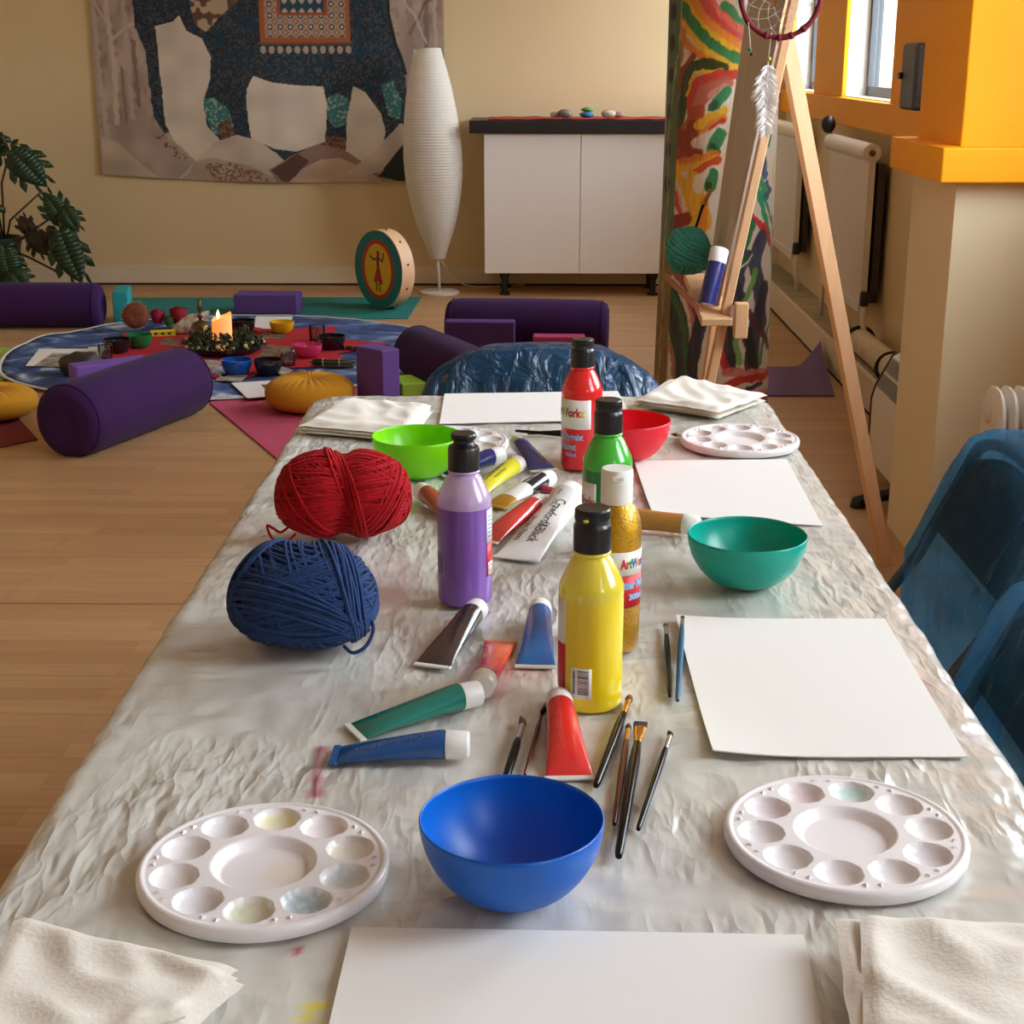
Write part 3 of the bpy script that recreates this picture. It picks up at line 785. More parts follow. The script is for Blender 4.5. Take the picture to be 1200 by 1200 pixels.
def barcode(t, ac, z0, z1, wd, r, mbg, mfg, horiz=True, seed=1):
    s = cyl_patch(r + 0.0001, ac - wd / 2 / r, ac + wd / 2 / r, z0, z1, 8).build('barcode_sticker', mbg, t)
    rr_ = random.Random(seed); mb = MB()
    z = z0 + 0.004
    while z < z1 - 0.003:
        h = rr_.choice((0.0004, 0.0006, 0.001)); g = rr_.choice((0.0004, 0.0006, 0.0008))
        q = cyl_patch(r + 0.0004, ac - wd * 0.16 / r, ac + wd * 0.36 / r, z, z + h, 5, 0.0001); mb.add(q.v, q.f); z += h + g
    z = z0 + 0.004
    while z < z1 - 0.004:
        h = rr_.choice((0.0010, 0.0014)); q = cyl_patch(r + 0.0004, ac - wd * 0.40 / r, ac - wd * 0.27 / r, z, z + h, 3, 0.0001); mb.add(q.v, q.f); z += h + 0.0007
    mb.build('barcode', mfg, s, False)
barcode(purple, CA - 1.05, 0.030, 0.054, 0.016, RB, M('clear_sticker', (150, 100, 180), 0.3), M('grey_ink', (95, 70, 120), 0.5), seed=3)
yellow = bottle(691, 822, 'yellow', (238, 208, 8), (240, 222, 70), 'bright yellow squeeze paint bottle, nearest of the standing bottles', level=0.100, shell_alpha=0.8, rz=-0.3)
cyl_patch(RB + 0.0001, CA - 2.2, CA - 0.92, 0.060, 0.101).build('label', m_lab, yellow)
cyl_patch(RB + 0.0001, CA - 2.2, CA - 0.92, 0.018, 0.0597).build('label', m_red_ink, yellow)['label'] = 'red lower half of the label'
barcode(yellow, CA - 0.33, 0.014, 0.042, 0.0185, RB, m_lab, m_ink, seed=5)
MB().ball((-0.006, -0.0155, 0.1695), 0.0016, 8, 6, sc=(1.6, 0.5, 1)).build('paint_drip', M('yellow_paint', (238, 208, 8)), yellow)
gold = bottle(719, 756, 'gold', (190, 140, 16), (190, 140, 20), 'gold glitter paint bottle with a white cap behind the yellow one', H=0.176, R_=0.0240, round_shoulder=True, capmat=m_wcap, glitter=True)
RG = 0.0240
cyl_patch(RG + 0.0001, CA - 0.9, CA + 1.6, 0.078, 0.101).build('label', m_lab, gold)
cyl_patch(RG + 0.0001, CA - 0.9, CA + 1.6, 0.046, 0.0777).build('label', m_red_ink, gold)['label'] = 'red lower half of the label'
cyl_text(gold, 'ArtWorkz', 0.0125, RG + 0.0007, CA + 0.86, 0.089, m_ink, 0.0006, [LOGO[i] for i in (0, 6, 2, 1, 3, 4, 0, 5)], width=0.036)
cyl_text(gold, 'Glitter Paint', 0.0105, RG + 0.0007, CA + 0.72, 0.068, m_outline, 0.0005, name='caption', width=0.042)
cyl_text(gold, '300ml', 0.008, RG + 0.0007, CA + 0.92, 0.056, m_outline, 0.0004, name='caption')

# ------------------------------------------------------------------ paint tubes
m_crimp = M('clear_tube_end', (214, 210, 204), 0.3)
def tube_prof(q, w0, rc):
    """half width and half thickness along the tube, q = 0 at the crimp, 1 at the shoulder"""
    s = q ** 0.8
    return w0 * (1 - s) + rc * s, 0.0011 * (1 - min(1, q * 1.05) ** 0.75) + rc * min(1, q * 1.05) ** 0.75
def paint_tube(cap_px, crimp_px, colname, rgb, label, rc=0.0120, w0=0.0175, squash=1.0, capcol=None, caplen=0.019, lift=0.0, crimpmat=None, text=None, textmat=None, rgb2=None, bands=None, z0=0.0, length=None, tilt=0.0):
    a = on_z(*crimp_px, TOP + 0.002); b = on_z(*cap_px, TOP + rc)
    d = Vector((b.x - a.x, b.y - a.y, 0)); Ltot = length or d.length; ang = math.atan2(d.y, d.x)
    t = thing('paint_tube', label, 'paint tube', (a.x, a.y, TOP + z0), ang, 'tubes of acrylic paint on the table')
    if tilt: t.rotation_euler = (0, tilt, ang)
    Lb = Ltot - caplen; cr = 0.006
    mb = MB(); rows = 16; n = 24
    def sect(q):
        w_, h_ = tube_prof(q, w0, rc); return w_, max(h_ * (squash if q < 0.9 else squash + (1 - squash) * (q - 0.9) * 10), 0.0011)
    def pt(u, v):
        q = v; w_, h_ = sect(q); an = 2 * PI * u
        return Vector((cr + (Lb - cr) * q, w_ * math.cos(an), h_ + h_ * math.sin(an) + 0.0001))
    mb.grid(pt, n, rows, wrap=True)
    w_, h_ = sect(1)
    # shoulder cone to the neck
    o = len(mb.v)
    for k in range(n):
        an = 2 * PI * k / n; mb.v.append((Lb + 0.0012, 0.72 * w_ * math.cos(an), h_ + 0.72 * h_ * math.sin(an)))
    top = rows * n
    for k in range(n):
        k2 = (k + 1) % n; mb.f.append((top + k, top + k2, o + k2, o + k)); mb.mi.append(0)
    mb.f.append(tuple(range(n - 1, -1, -1))); mb.mi.append(0)
    mat = M(colname + '_tube', rgb, 0.25, var=0.06 if rgb2 is None else 0.5, vscale=25 if rgb2 is None else 18, coat=0.5, rgb2=rgb2, bump=0.06, bscale=60)
    mats_ = [mat]
    if bands:
        mats_ = [b_[1] for b_ in bands]
        for i_, f_ in enumerate(mb.f):
            cx_ = sum(mb.v[q_][0] for q_ in f_) / len(f_) / Lb
            mb.mi[i_] = next(k_ for k_, b_ in enumerate(bands) if cx_ <= b_[0] or k_ == len(bands) - 1)
    mb.build('tube_body', mats_, t, True, angle=60)
    bev(MB().box((0.0, -w0 - 0.0008, 0.0002), (cr + 0.0004, w0 + 0.0008, 0.0022)).build('crimped_end', crimpmat or m_crimp, t, False), 0.0006, 1)
    cm = capcol or m_wcap
    mt = Matrix.Translation((Lb + 0.0008, 0, h_ + 0.0001)) @ Matrix.Rotation(PI / 2, 4, 'Y')
    pr = [(rc * 0.6, 0), (rc * 0.97, 0.0002), (rc * 0.99, 0.0015), (rc * 0.95, caplen - 0.002), (rc * 0.90, caplen - 0.0008), (rc * 0.8, caplen), (0, caplen - 0.0002)]
    MB().lathe(pr, 36, mat=mt).build('cap', cm, t, True, angle=40)
    if text:
        for s_, size, q0, yo, flip in text:
            vs, fs = text_geo(s_, size, 0.0)
            if not vs: continue
            out = []
            for v in vs:
                x = q0 * Lb + (-v[0] if flip else v[0]); yy = yo + (-v[1] if flip else v[1])
                q = min(1, max(0, (x - cr) / (Lb - cr))); w_, h_ = sect(q)
                out.append((x, yy, h_ + h_ * math.sqrt(max(0, 1 - (yy / w_) ** 2)) + 0.0005))
            tb = MB(); tb.add(out, fs); tb.build('lettering', textmat or m_ink, t, False)
    return t
faint = lambda n, c: M('faint_print_' + n, c, 0.4)
CB = 'Crawford&Black'; AP = 'Acrylic Paint'
paint_tube((560, 713), (505, 781), 'dark_brown', (58, 42, 40), 'dark brown paint tube below the purple bottle, cap pointing away', text=[(CB, 0.0075, 0.55, 0.003, True)], textmat=faint('brown', (90, 75, 72)))
paint_tube((633, 712), (627, 782), 'sky_blue', (10, 105, 185), 'bright blue paint tube lying just left of the yellow bottle, cap pointing away', w0=0.0185, rgb2=(20, 88, 160))
paint_tube((564, 806), (587, 751), 'orange', (240, 92, 30), 'orange squeezed paint tube with its white cap facing the camera', rgb2=(205, 50, 45), w0=0.0150, crimpmat=M('orange_crimp', (245, 100, 40), 0.3), squash=0.8)
paint_tube((561, 812), (412, 858), 'sea_green', (0, 112, 98), 'sea green paint tube above the blue one, cap to the right', text=[(CB, 0.0075, 0.5, 0.004, False)], textmat=faint('green', (40, 145, 132)))
paint_tube((549, 873), (388, 884), 'cobalt', (18, 82, 150), 'cobalt blue paint tube lying nearest the left palette', w0=0.0165, text=[(AP, 0.008, 0.52, 0.006, True), (CB, 0.0085, 0.52, -0.004, True)], textmat=faint('cobalt', (70, 125, 180)), crimpmat=M('blue_crimp', (20, 80, 145), 0.3))
paint_tube((655, 819), (668, 913), 'scarlet', (214, 32, 34), 'scarlet paint tube just behind the blue bowl, cap away', w0=0.0190, text=[(CB, 0.0075, 0.55, 0.004, False)], textmat=faint('red', (232, 80, 75)))
paint_tube((492, 575), (535, 607), 'rust', (150, 72, 44), 'rust brown paint tube poking out left of the purple bottle')
paint_tube((588, 533), (514, 556), 'ultramarine', (30, 38, 110), 'dark blue paint tube behind the purple bottle cap, crimped end left')
paint_tube((608, 543), (548, 584), 'lemon', (226, 216, 50), 'lemon yellow paint tube between the two dark blue ones', text=[(CB, 0.0085, 0.62, 0.003, False), (AP, 0.006, 0.62, -0.006, False)])
paint_tube((605, 519), (638, 551), 'navy', (30, 40, 112), 'navy blue paint tube with its crimped end towards the camera, nearest the red bottle', w0=0.019, capcol=M('pale_cap', (200, 205, 185), 0.35))
paint_tube((645, 560), (578, 593), 'black', (30, 28, 30), 'black and white paint tube with a gold stained end', w0=0.0165, crimpmat=M('gold_stain', (190, 140, 40), 0.35), bands=[(0.30, M('gold_stain', (190, 140, 40))), (0.64, m_lab), (1.0, M('black_tube_skin', (26, 25, 27), 0.25, coat=0.5))], text=[(CB, 0.006, 0.80, 0.0, False)], textmat=m_lab)
paint_tube((634, 589), (566, 634), 'vermilion', (205, 52, 42), 'glossy vermilion paint tube right of the purple bottle', rc=0.0125)
paint_tube((692, 560), (604, 655), 'white', (232, 228, 226), 'large white paint tube lettered in black, left of the green bottle', rc=0.0200, w0=0.0270, squash=0.75, length=0.205, caplen=0.026,
           text=[(CB, 0.0175, 0.55, -0.004, True), ('Acrylic Paints', 0.0125, 0.42, 0.014, True), ('Titanium White', 0.006, 0.86, 0.004, True)])
# a squeezed-flat crimson tube end beside the white tube
paint_tube((630, 573), (676, 580), 'maroon', (160, 40, 60), 'small maroon paint tube nearly hidden beyond the white tube', rc=0.006, w0=0.010, length=0.055, caplen=0.008)

# ------------------------------------------------------------------ paint brushes
m_blackh = M('black_lacquer', (12, 11, 13), 0.14, spec=0.2)
m_brownh = M('red_brown_lacquer', (82, 26, 18), 0.2, spec=0.4)
m_blueh = M('blue_lacquer', (30, 92, 130), 0.3)
m_wood = M('bare_wood_handle', (196, 130, 62), 0.5, var=0.08, vscale=20, stretch=(3, 30, 30))
m_silver = M('silver_ferrule', (205, 205, 205), 0.22, 0.95)
m_goldf = M('gold_ferrule', (205, 150, 55), 0.25, 0.95)
m_bristle = M('brown_bristle', (110, 66, 38), 0.8)
m_dbristle = M('dark_bristle', (42, 34, 34), 0.8)
GBR = 'paint brushes on the table'
def brush(tip, end, rmax, hm, fm, bm, label, fl=0.024, bl=0.014, flat=False, bend=0.0, z0=0.0, length=None):
    a = on_z(*tip, TOP + 0.003); b = on_z(*end, TOP + 0.003)
    d = a - b; L_ = length or math.hypot(d.x, d.y); ang = math.atan2(d.y, d.x)
    if length: b = Vector((a.x - math.cos(ang) * L_, a.y - math.sin(ang) * L_, 0))
    t = thing('paint_brush', label, 'paint brush', (b.x, b.y, TOP + z0), ang, GBR)
    hl = L_ - fl - bl; zc = rmax + 0.0002
    prof = [(0.0, 0.55), (0.03, 0.72), (0.25, 0.85), (0.6, 0.98), (0.8, 1.0), (0.93, 0.85), (1.0, 0.66)]
    MB().tube([(hl * q, 0, zc) for q, _ in prof], [rmax * s for _, s in prof], 12).build('handle', hm, t, True, angle=50)
    rf = rmax * 0.72
    fp = [(hl - 0.002, 0.98), (hl + fl * 0.15, 1.05), (hl + fl * 0.2, 0.98), (hl + fl * 0.28, 1.05), (hl + fl * 0.35, 1.0), (hl + fl, 0.95)]
    f = MB()
    n = 16; rows = []
    def ring(mb, x, ry, rz_, yo=0.0):
        row = []
        for k in range(n):
            an = 2 * PI * k / n; mb.v.append((x, yo + ry * math.cos(an), zc + rz_ * math.sin(an))); row.append(len(mb.v) - 1)
        return row
    def loft(mb, rws):
        for p, q in zip(rws[:-1], rws[1:]):
            for k in range(n):
                k2 = (k + 1) % n; mb.f.append((p[k], q[k], q[k2], p[k2])); mb.mi.append(0)
        mb.f.append(tuple(rws[0])); mb.mi.append(0); mb.f.append(tuple(reversed(rws[-1]))); mb.mi.append(0)
    rws = []
    for x, s in fp:
        q = max(0, min(1, (x - hl) / fl)); fy = 1 + (0.75 * q if flat else 0); fz = 1 - (0.55 * q if flat else 0.12 * q)
        rws.append(ring(f, x, rf * s * fy, rf * s * fz))
    loft(f, rws); f.build('ferrule', fm, t, True, angle=50)
    br = MB(); rws = []
    for q in (0, 0.25, 0.5, 0.75, 0.92, 1.0):
        x = hl + fl - 0.001 + (bl + 0.001) * q
        if flat: ry, rz_ = rf * 1.72 * (1 + 0.06 * math.sin(PI * q)), rf * 0.45 * (1 - 0.75 * q)
        else: ry = rf * 0.95 * (1 + 0.25 * math.sin(PI * q)) * (1 - q ** 2.2) + 0.0003; rz_ = ry
        rws.append(ring(br, x, ry, max(rz_, 0.0003), bend * q * q))
    loft(br, rws); br.build('bristles', bm, t, True, angle=60)
    return t
brush((615, 841), (588, 930), 0.0040, m_blackh, m_silver, m_bristle, 'black brush with silver ferrule and curled brown tip, left of the scarlet tube', fl=0.028, bl=0.016, bend=0.004, length=0.13)
brush((636, 832), (610, 925), 0.0021, m_brownh, m_brownh, m_dbristle, 'thin red-brown brush between the scarlet tube and the curled brush', fl=0.012, bl=0.005, length=0.12)
brush((739, 816), (690, 945), 0.0042, m_blackh, m_goldf, m_bristle, 'black brush with a worn gold ferrule pointing to the yellow bottle', fl=0.026, bl=0.012, length=0.175)
brush((737, 848), (720, 966), 0.0030, m_brownh, m_goldf, m_dbristle, 'slim red-brown brush with gold ferrule behind the flat brush', fl=0.022, bl=0.010)
brush((751, 848), (725, 1006), 0.0046, m_blackh, m_goldf, m_dbristle, 'long black flat brush with gold ferrule and dark square bristles', fl=0.030, bl=0.010, flat=True)
brush((787, 857), (748, 972), 0.0030, m_blackh, m_silver, m_dbristle, 'fine black liner brush with silver ferrule, rightmost of the near brushes', fl=0.024, bl=0.008, bend=0.003)
brush((780, 731), (785, 816), 0.0031, m_blackh, m_silver, m_bristle, 'short black brush left of the large white paper', fl=0.022, bl=0.008)
brush((800, 722), (794, 821), 0.0030, m_blueh, m_silver, m_bristle, 'blue handled brush beside the edge of the large white paper', fl=0.02, bl=0.008)
brush((700, 513), (604, 505), 0.0030, m_blackh, m_silver, m_dbristle, 'thin dark brush behind the red bottle, handle end pointing left', fl=0.02, bl=0.008)
brush((720, 504), (618, 508), 0.0032, m_blackh, m_silver, m_dbristle, 'thicker dark brush lying against the thin one behind the red bottle', fl=0.02, bl=0.008)
brush((786, 509), (840, 516), 0.0032, m_brownh, m_silver, m_bristle, 'brown brush sticking out right of the red bowl', fl=0.022, bl=0.010)
brush((655, 808), (636, 836), 0.0036, m_blackh, m_goldf, m_dbristle, 'stubby black brush tip showing behind the scarlet tube cap', fl=0.012, bl=0.010)
# big wooden handled tool with a white collar, behind the gold bottle and the teal bowl
a = on_z(722, 606, TOP + 0.012); b = on_z(822, 617, TOP + 0.012); d = b - a; L_ = math.hypot(d.x, d.y)
t = thing('wooden_handled_tool', 'thick wooden handle with a white collar between the gold bottle and the teal bowl', 'tool', (a.x, a.y, TOP), math.atan2(d.y, d.x))
prof = [(0, 0.2), (0.004, 0.7), (0.012, 0.95), (0.03, 1.0), (0.06, 0.93), (L_ * 0.70, 0.95), (L_ * 0.79, 0.95)]
MB().tube([(x, 0, 0.0128) for x, _ in prof], [0.0125 * s for _, s in prof], 24).build('handle', m_wood, t, True, angle=50)
MB().tube([(L_ * 0.79, 0, 0.0128), (L_ * 0.80, 0, 0.0128), (L_ * 0.96, 0, 0.0128), (L_ * 0.98, 0, 0.0128)], [0.0120, 0.0125, 0.0112, 0.0085], 24).build('collar', m_wcap, t, True, angle=50)

# ------------------------------------------------------------------ balls of yarn
def yarn(px, py, ax, rz, rgb, label, groups, rad=0.0016, seed=1, pinch=0.0, cat='yarn', tail=None, z=None, name='yarn_ball', tilt=0.0):
    rr_ = random.Random(seed)
    a_, b_, c_ = ax
    zz = TOP if z is None else z
    p = on_z(px, py, zz)
    mat = M('wool_' + name + label[:6], rgb, 0.9, var=0.22, vscale=120, sheen=0.06, bump=0.3, bscale=900, spec=0.2)
    mb = MB()
    def surf(v, k):
        s = 1.0
        if pinch: s = 1 - pinch * math.exp(-(v.x / 0.16) ** 2)
        low = max(0, -v.z); s *= 1 + 0.20 * v.x * v.x
        return Vector((v.x * a_ * k * (1 + 0.10 * low), v.y * b_ * k * s * (1 + 0.08 * low), v.z * c_ * k * s * (1 if v.z > 0 else 0.80)))
    core = MB().ball((0, 0, 0), 1.0, 28, 18); mb.add([surf(Vector(v), 0.955) for v in core.v], core.f)
    for (nx, ny, nz_, count, spread, k0, off) in groups:
        n = Vector((nx, ny, nz_)).normalized(); u = n.orthogonal().normalized(); w_ = n.cross(u)
        for i in range(count):
            tt = off + spread * ((i + 0.5) / count * 2 - 1) + rr_.uniform(-0.012, 0.012)
            if abs(tt) > 0.97: continue
            nn = (n + u * rr_.uniform(-0.06, 0.06) + w_ * rr_.uniform(-0.06, 0.06)).normalized()
            uu = nn.orthogonal().normalized(); ww = nn.cross(uu)
            rc = math.sqrt(1 - tt * tt); pts = []
            m = 36; ph = rr_.uniform(0, 6); kk = k0 + rr_.uniform(-0.01, 0.012)
            for q in range(m):
                an = 2 * PI * q / m
                v = nn * (tt + 0.02 * math.sin(2 * an + ph)) + (uu * math.cos(an) + ww * math.sin(an)) * rc
                v.normalize(); pts.append(surf(v, kk))
            mb.tube(pts, rad, 5, closed=True)
    zmin = min(v[2] for v in mb.v)
    mb.v = [(v[0], v[1], v[2] - zmin) for v in mb.v]
    o = mb.build(name, mat, None, True, loc=(p.x, p.y, zz), rotz=rz)
    tag(o, label, cat)
    if tail:
        T = [Vector(q) for q in tail]; T = [T[0]] + T + [T[-1]]; S = []
        for i in range(1, len(T) - 2):
            for j in range(6):
                u = j / 6; a0, a1, a2, a3 = T[i - 1], T[i], T[i + 1], T[i + 2]
                S.append(0.5 * ((2 * a1) + (a2 - a0) * u + (2 * a0 - 5 * a1 + 4 * a2 - a3) * u * u + (3 * a1 - a0 - 3 * a2 + a3) * u ** 3))
        MB().tube(S, rad, 6).build('loose_strand', mat, o)
    return o
yarn(404, 628, (0.077, 0.054, 0.057), 0.12, (172, 8, 22), 'red ball of wool, belted at the waist, beside the lime bowl',
     [(0.10, 0.35, 1, 46, 0.92, 0.985, 0), (0.15, -0.3, 1, 40, 0.85, 0.995, 0), (-0.15, 0.2, 1, 24, 0.55, 1.012, 0.1), (1, 0.12, 0.15, 9, 0.10, 1.06, 0.02), (0.9, 0.1, -0.5, 8, 0.2, 1.03, 0.5), (0.85, -0.2, 0.5, 8, 0.2, 1.03, -0.5), (0.2, 1, 0.3, 10, 0.3, 1.02, 0)],
     seed=4, pinch=0.16, rad=0.00155, tail=[(-0.060, -0.022, 0.024), (-0.072, -0.028, 0.016), (-0.082, -0.024, 0.020), (-0.088, -0.024, 0.023), (-0.084, -0.030, 0.012), (-0.074, -0.036, 0.004), (-0.064, -0.036, 0.008), (-0.054, -0.030, 0.016)])
yarn(358, 755, (0.0675, 0.053, 0.0555), -0.08, (38, 62, 108), 'dark blue ball of wool nearest the left table edge',
     [(0.25, 0.35, 1, 34, 0.92, 0.99, 0), (-0.35, 0.15, 1, 22, 0.7, 1.005, 0), (1, 0.2, 0.35, 18, 0.9, 1.0, 0), (0.15, -0.5, 1, 9, 0.16, 1.03, 0.05), (1, 0.35, 0.1, 8, 0.11, 1.045, 0.55), (0.4, 0.7, 1, 9, 0.2, 1.03, -0.3), (1, -0.3, -0.4, 5, 0.08, 1.04, -0.75)],
     seed=9, rad=0.0018, tail=[(0.044, -0.03, 0.012), (0.054, -0.036, 0.008), (0.066, -0.030, 0.014), (0.070, -0.018, 0.028), (0.060, -0.010, 0.044)])
# ================================================================== yoga corner: mats, bolsters, blocks, cushions
def mat_quad(corners_px, rgb, label, th=0.005, rough=0.8):
    P4 = [on_z(a, b, 0) for a, b in corners_px]; c = sum(P4, Vector()) / 4
    mb = prism([((p - c).x, (p - c).y) for p in P4], 0, th)
    o = mb.build('yoga_mat', M('mat_' + label[:14], rgb, rough, var=0.06, vscale=6, bump=0.1, bscale=200), None, False, loc=(c.x, c.y, 0.0005))
    return tag(o, label, 'yoga mat', 'yoga mats on the floor')
mat_quad([(140, 377), (478, 374), (494, 349), (150, 350)], (20, 122, 118), 'teal yoga mat along the back wall behind the round cloth')
mat_quad([(350, 560), (560, 520), (430, 435), (246, 473)], (196, 78, 112), 'pink yoga mat under the mustard cushion next to the table')
mat_quad([(-160, 560), (44, 516), (10, 478), (-160, 492)], (120, 28, 30), 'dark red yoga mat at the left edge under a mustard cushion')
mat_quad([(-120, 470), (4, 446), (16, 408), (-110, 412)], (150, 190, 70), 'lime green yoga mat at the left edge beside the round cloth')
# mat lying against the pipe boxing, its far corner turned up
def turned_mat():
    A, B, C_, D = on_z(880, 465, 0), on_z(978, 465, 0), on_z(968, 430, 0), on_z(880, 432, 0)
    mb = MB(); n = 18
    def f(off):
        def pt(u, v):
            p = (A * (1 - u) + B * u) * (1 - v) + (D * (1 - u) + C_ * u) * v
            k = max(0, u - 0.62) / 0.38 * max(0, v - 0.25) / 0.75
            return Vector((p.x - A.x - 0.02 * k, p.y - A.y + 0.05 * k, off + 0.10 * k ** 1.3))
        return pt
    mb.grid(f(0.006), n, n); o = len(mb.v); mb.grid(f(0.0), n, n)
    W = n + 1
    for i in range(n):
        mb.f.append((i, o + i, o + i + 1, i + 1)); mb.mi.append(0)
        mb.f.append((i * W + n, o + i * W + n, o + (i + 1) * W + n, (i + 1) * W + n)); mb.mi.append(0)
        a = n * W + i; mb.f.append((a, a + 1, o + a + 1, o + a)); mb.mi.append(0)
    ob = mb.build('yoga_mat', M('mat_mauve', (112, 88, 138), 0.8, bump=0.1, bscale=200), None, True, loc=(A.x, A.y, 0.0005), angle=50)
    tag(ob, 'mauve yoga mat by the pipe boxing with one corner turned up', 'yoga mat', 'yoga mats on the floor')
turned_mat()

def bolster(end_a, end_b, r, label, rgb=(58, 28, 80), z0=0.0008):
    """end points on the floor (world x, y)"""
    a = Vector(end_a); b = Vector(end_b); d = b - a; L_ = d.length; ang = math.atan2(d.y, d.x)
    e = 0.055
    prof = [(0, 0.018), (r * 0.35, 0.010), (r * 0.7, 0.006), (r * 0.86, 0.014), (r * 0.96, 0.034), (r, e + 0.015), (r * 1.01, L_ * 0.3), (r * 1.015, L_ * 0.5), (r * 1.01, L_ * 0.7), (r, L_ - e - 0.015), (r * 0.96, L_ - 0.034), (r * 0.86, L_ - 0.014), (r * 0.7, L_ - 0.006), (r * 0.35, L_ - 0.010), (0, L_ - 0.018)]
    mb = MB().lathe(prof, 48, mat=Matrix.Rotation(PI / 2, 4, 'Y'))
    vs = []
    for x, y, z in mb.v:
        rr_ = math.hypot(y, z); edge = max(0, 1 - min(x, L_ - x) / 0.09)
        k = 1 + edge * 0.035 * noise.noise(Vector((math.atan2(z, y) * 3.5, x * 4, r * 30))) + 0.012 * noise.noise(Vector((x * 6, y * 6, z * 6)))
        vs.append((x, y * k, z * k))
    zm = min(v[2] for v in vs); flat = 0.012
    vs = [(x, y, max(z, zm + flat)) for x, y, z in vs]
    zm += flat
    mb.v = [(x, y, z - zm) for x, y, z in vs]
    t = thing('bolster', label, 'bolster', (a.x, a.y, z0), ang, 'purple yoga bolsters')
    mp_ = M('purple_cotton', rgb, 0.9, var=0.08, vscale=8, bump=0.12, bscale=260, sheen=0.05, spec=0.2)
    mb.build('cover', mp_, t)
    for x in (0.036, L_ - 0.036):
        n = 40
        ring = []
        for k in range(n):
            an = 2 * PI * k / n; y, z = r * 0.965 * math.cos(an), r * 0.965 * math.sin(an)
            ring.append((x, y, max(z, zm + 0.004) - zm))
        MB().tube(ring, 0.0035, 6, closed=True).build('piping', mp_, t)
    return t
bolster((-1.56, 4.78), (-1.30, 5.50), 0.128, 'purple bolster lying diagonally in front of the round cloth')
bolster((-3.42, 7.28), (-2.13, 7.33), 0.112, 'purple bolster at the left edge in front of the plant')
bolster((-0.40, 6.66), (0.335, 6.60), 0.128, 'dark purple bolster beyond the end chair with two blocks leaning on it')
bolster((-0.50, 6.15), (-0.19, 5.53), 0.108, 'purple bolster behind the upright purple block, next to the covered chair', z0=0.012)

def block(loc, size, rz, rgb, label, rx=0.0):
    mb = MB().box((-size[0] / 2, -size[1] / 2, 0), (size[0] / 2, size[1] / 2, size[2]))
    o = mb.build('yoga_block', M('foam_' + label[:16], rgb, 0.75, bump=0.06, bscale=300, var=0.03, vscale=30), None, False, loc=loc, rotz=rz)
    bev(o, 0.006, 2); return tag(o, label, 'yoga block', 'foam yoga blocks')
p = on_z(140, 383, 0); block((p.x - 0.02, p.y + 0.16, 0.001), (0.075, 0.23, 0.165), 0.18, (30, 160, 165), 'turquoise yoga block standing beside the left bolster')
p = on_z(312, 370, 0); block((p.x, p.y + 0.08, 0.0065), (0.33, 0.15, 0.10), -0.05, (98, 66, 140), 'purple yoga block lying flat on the teal mat')
p = on_z(444, 480, 0); block((p.x, p.y, 0.0055), (0.085, 0.155, 0.235), 0.80, (100, 62, 138), 'purple yoga block standing on end right of the mustard cushion')
p = on_z(482, 470, 0); block((p.x - 0.015, p.y - 0.02, 0.0065), (0.10, 0.16, 0.085), 0.45, (140, 175, 45), 'lime green yoga block beside the covered end chair')
p = on_z(110, 470, 0); block((-1.64, 5.66, 0.0210), (0.30, 0.095, 0.135), 0.62, (122, 84, 176), 'lilac yoga block behind the diagonal bolster')
block((-0.235, 6.40, 0.0005), (0.30, 0.085, 0.19), -0.03, (76, 46, 120), 'dark purple yoga block leaning on the dark bolster')
block((0.105, 6.41, 0.0005), (0.225, 0.085, 0.125), -0.03, (186, 62, 116), 'pink yoga block leaning on the dark bolster')

def cushion(px, py, r, h, label):
    mb = MB()
    def pt(u, v):
        an = 2 * PI * u; ph = PI * v
        s = math.sin(ph); rr_ = r * s ** 0.62 if s > 0 else 0
        zc = -math.cos(ph)
        pl = 0.5 + 0.5 * math.cos(26 * an)
        q = min(1, rr_ / r)
        z = h / 2 + (h / 2) * (abs(zc) ** 0.8) * (1 if zc > 0 else -1) * (1 - 0.0 * q)
        z += (0.006 * (pl - 0.5) * (1 - abs(2 * q - 1)) ) * (1 if zc > 0 else 0)
        if zc > 0: z -= 0.035 * math.exp(-(q / 0.16) ** 2)
        return Vector((rr_ * math.cos(an), rr_ * math.sin(an) , max(z, 0.0)))
    mb.grid(pt, 208, 36, wrap=True)
    p = on_z(px, py, 0)
    t = thing('round_cushion', label, 'cushion', (p.x, p.y, 0.0065), 0.3, 'mustard pleated cushions')
    mp_ = M('mustard_cotton', (200, 142, 34), 0.9, var=0.06, vscale=10, bump=0.15, bscale=250, sheen=0.05, spec=0.2)
    mb.build('cover', mp_, t)
    MB().ball((0, 0, h - 0.036), 0.014, 14, 8, sc=(1, 1, 0.5)).build('button', mp_, t)
    return t
cushion(364, 481, 0.168, 0.128, 'mustard pleated round cushion on the pink mat')
cushion(-8, 491, 0.165, 0.115, 'mustard pleated round cushion at the left edge behind the bolster')

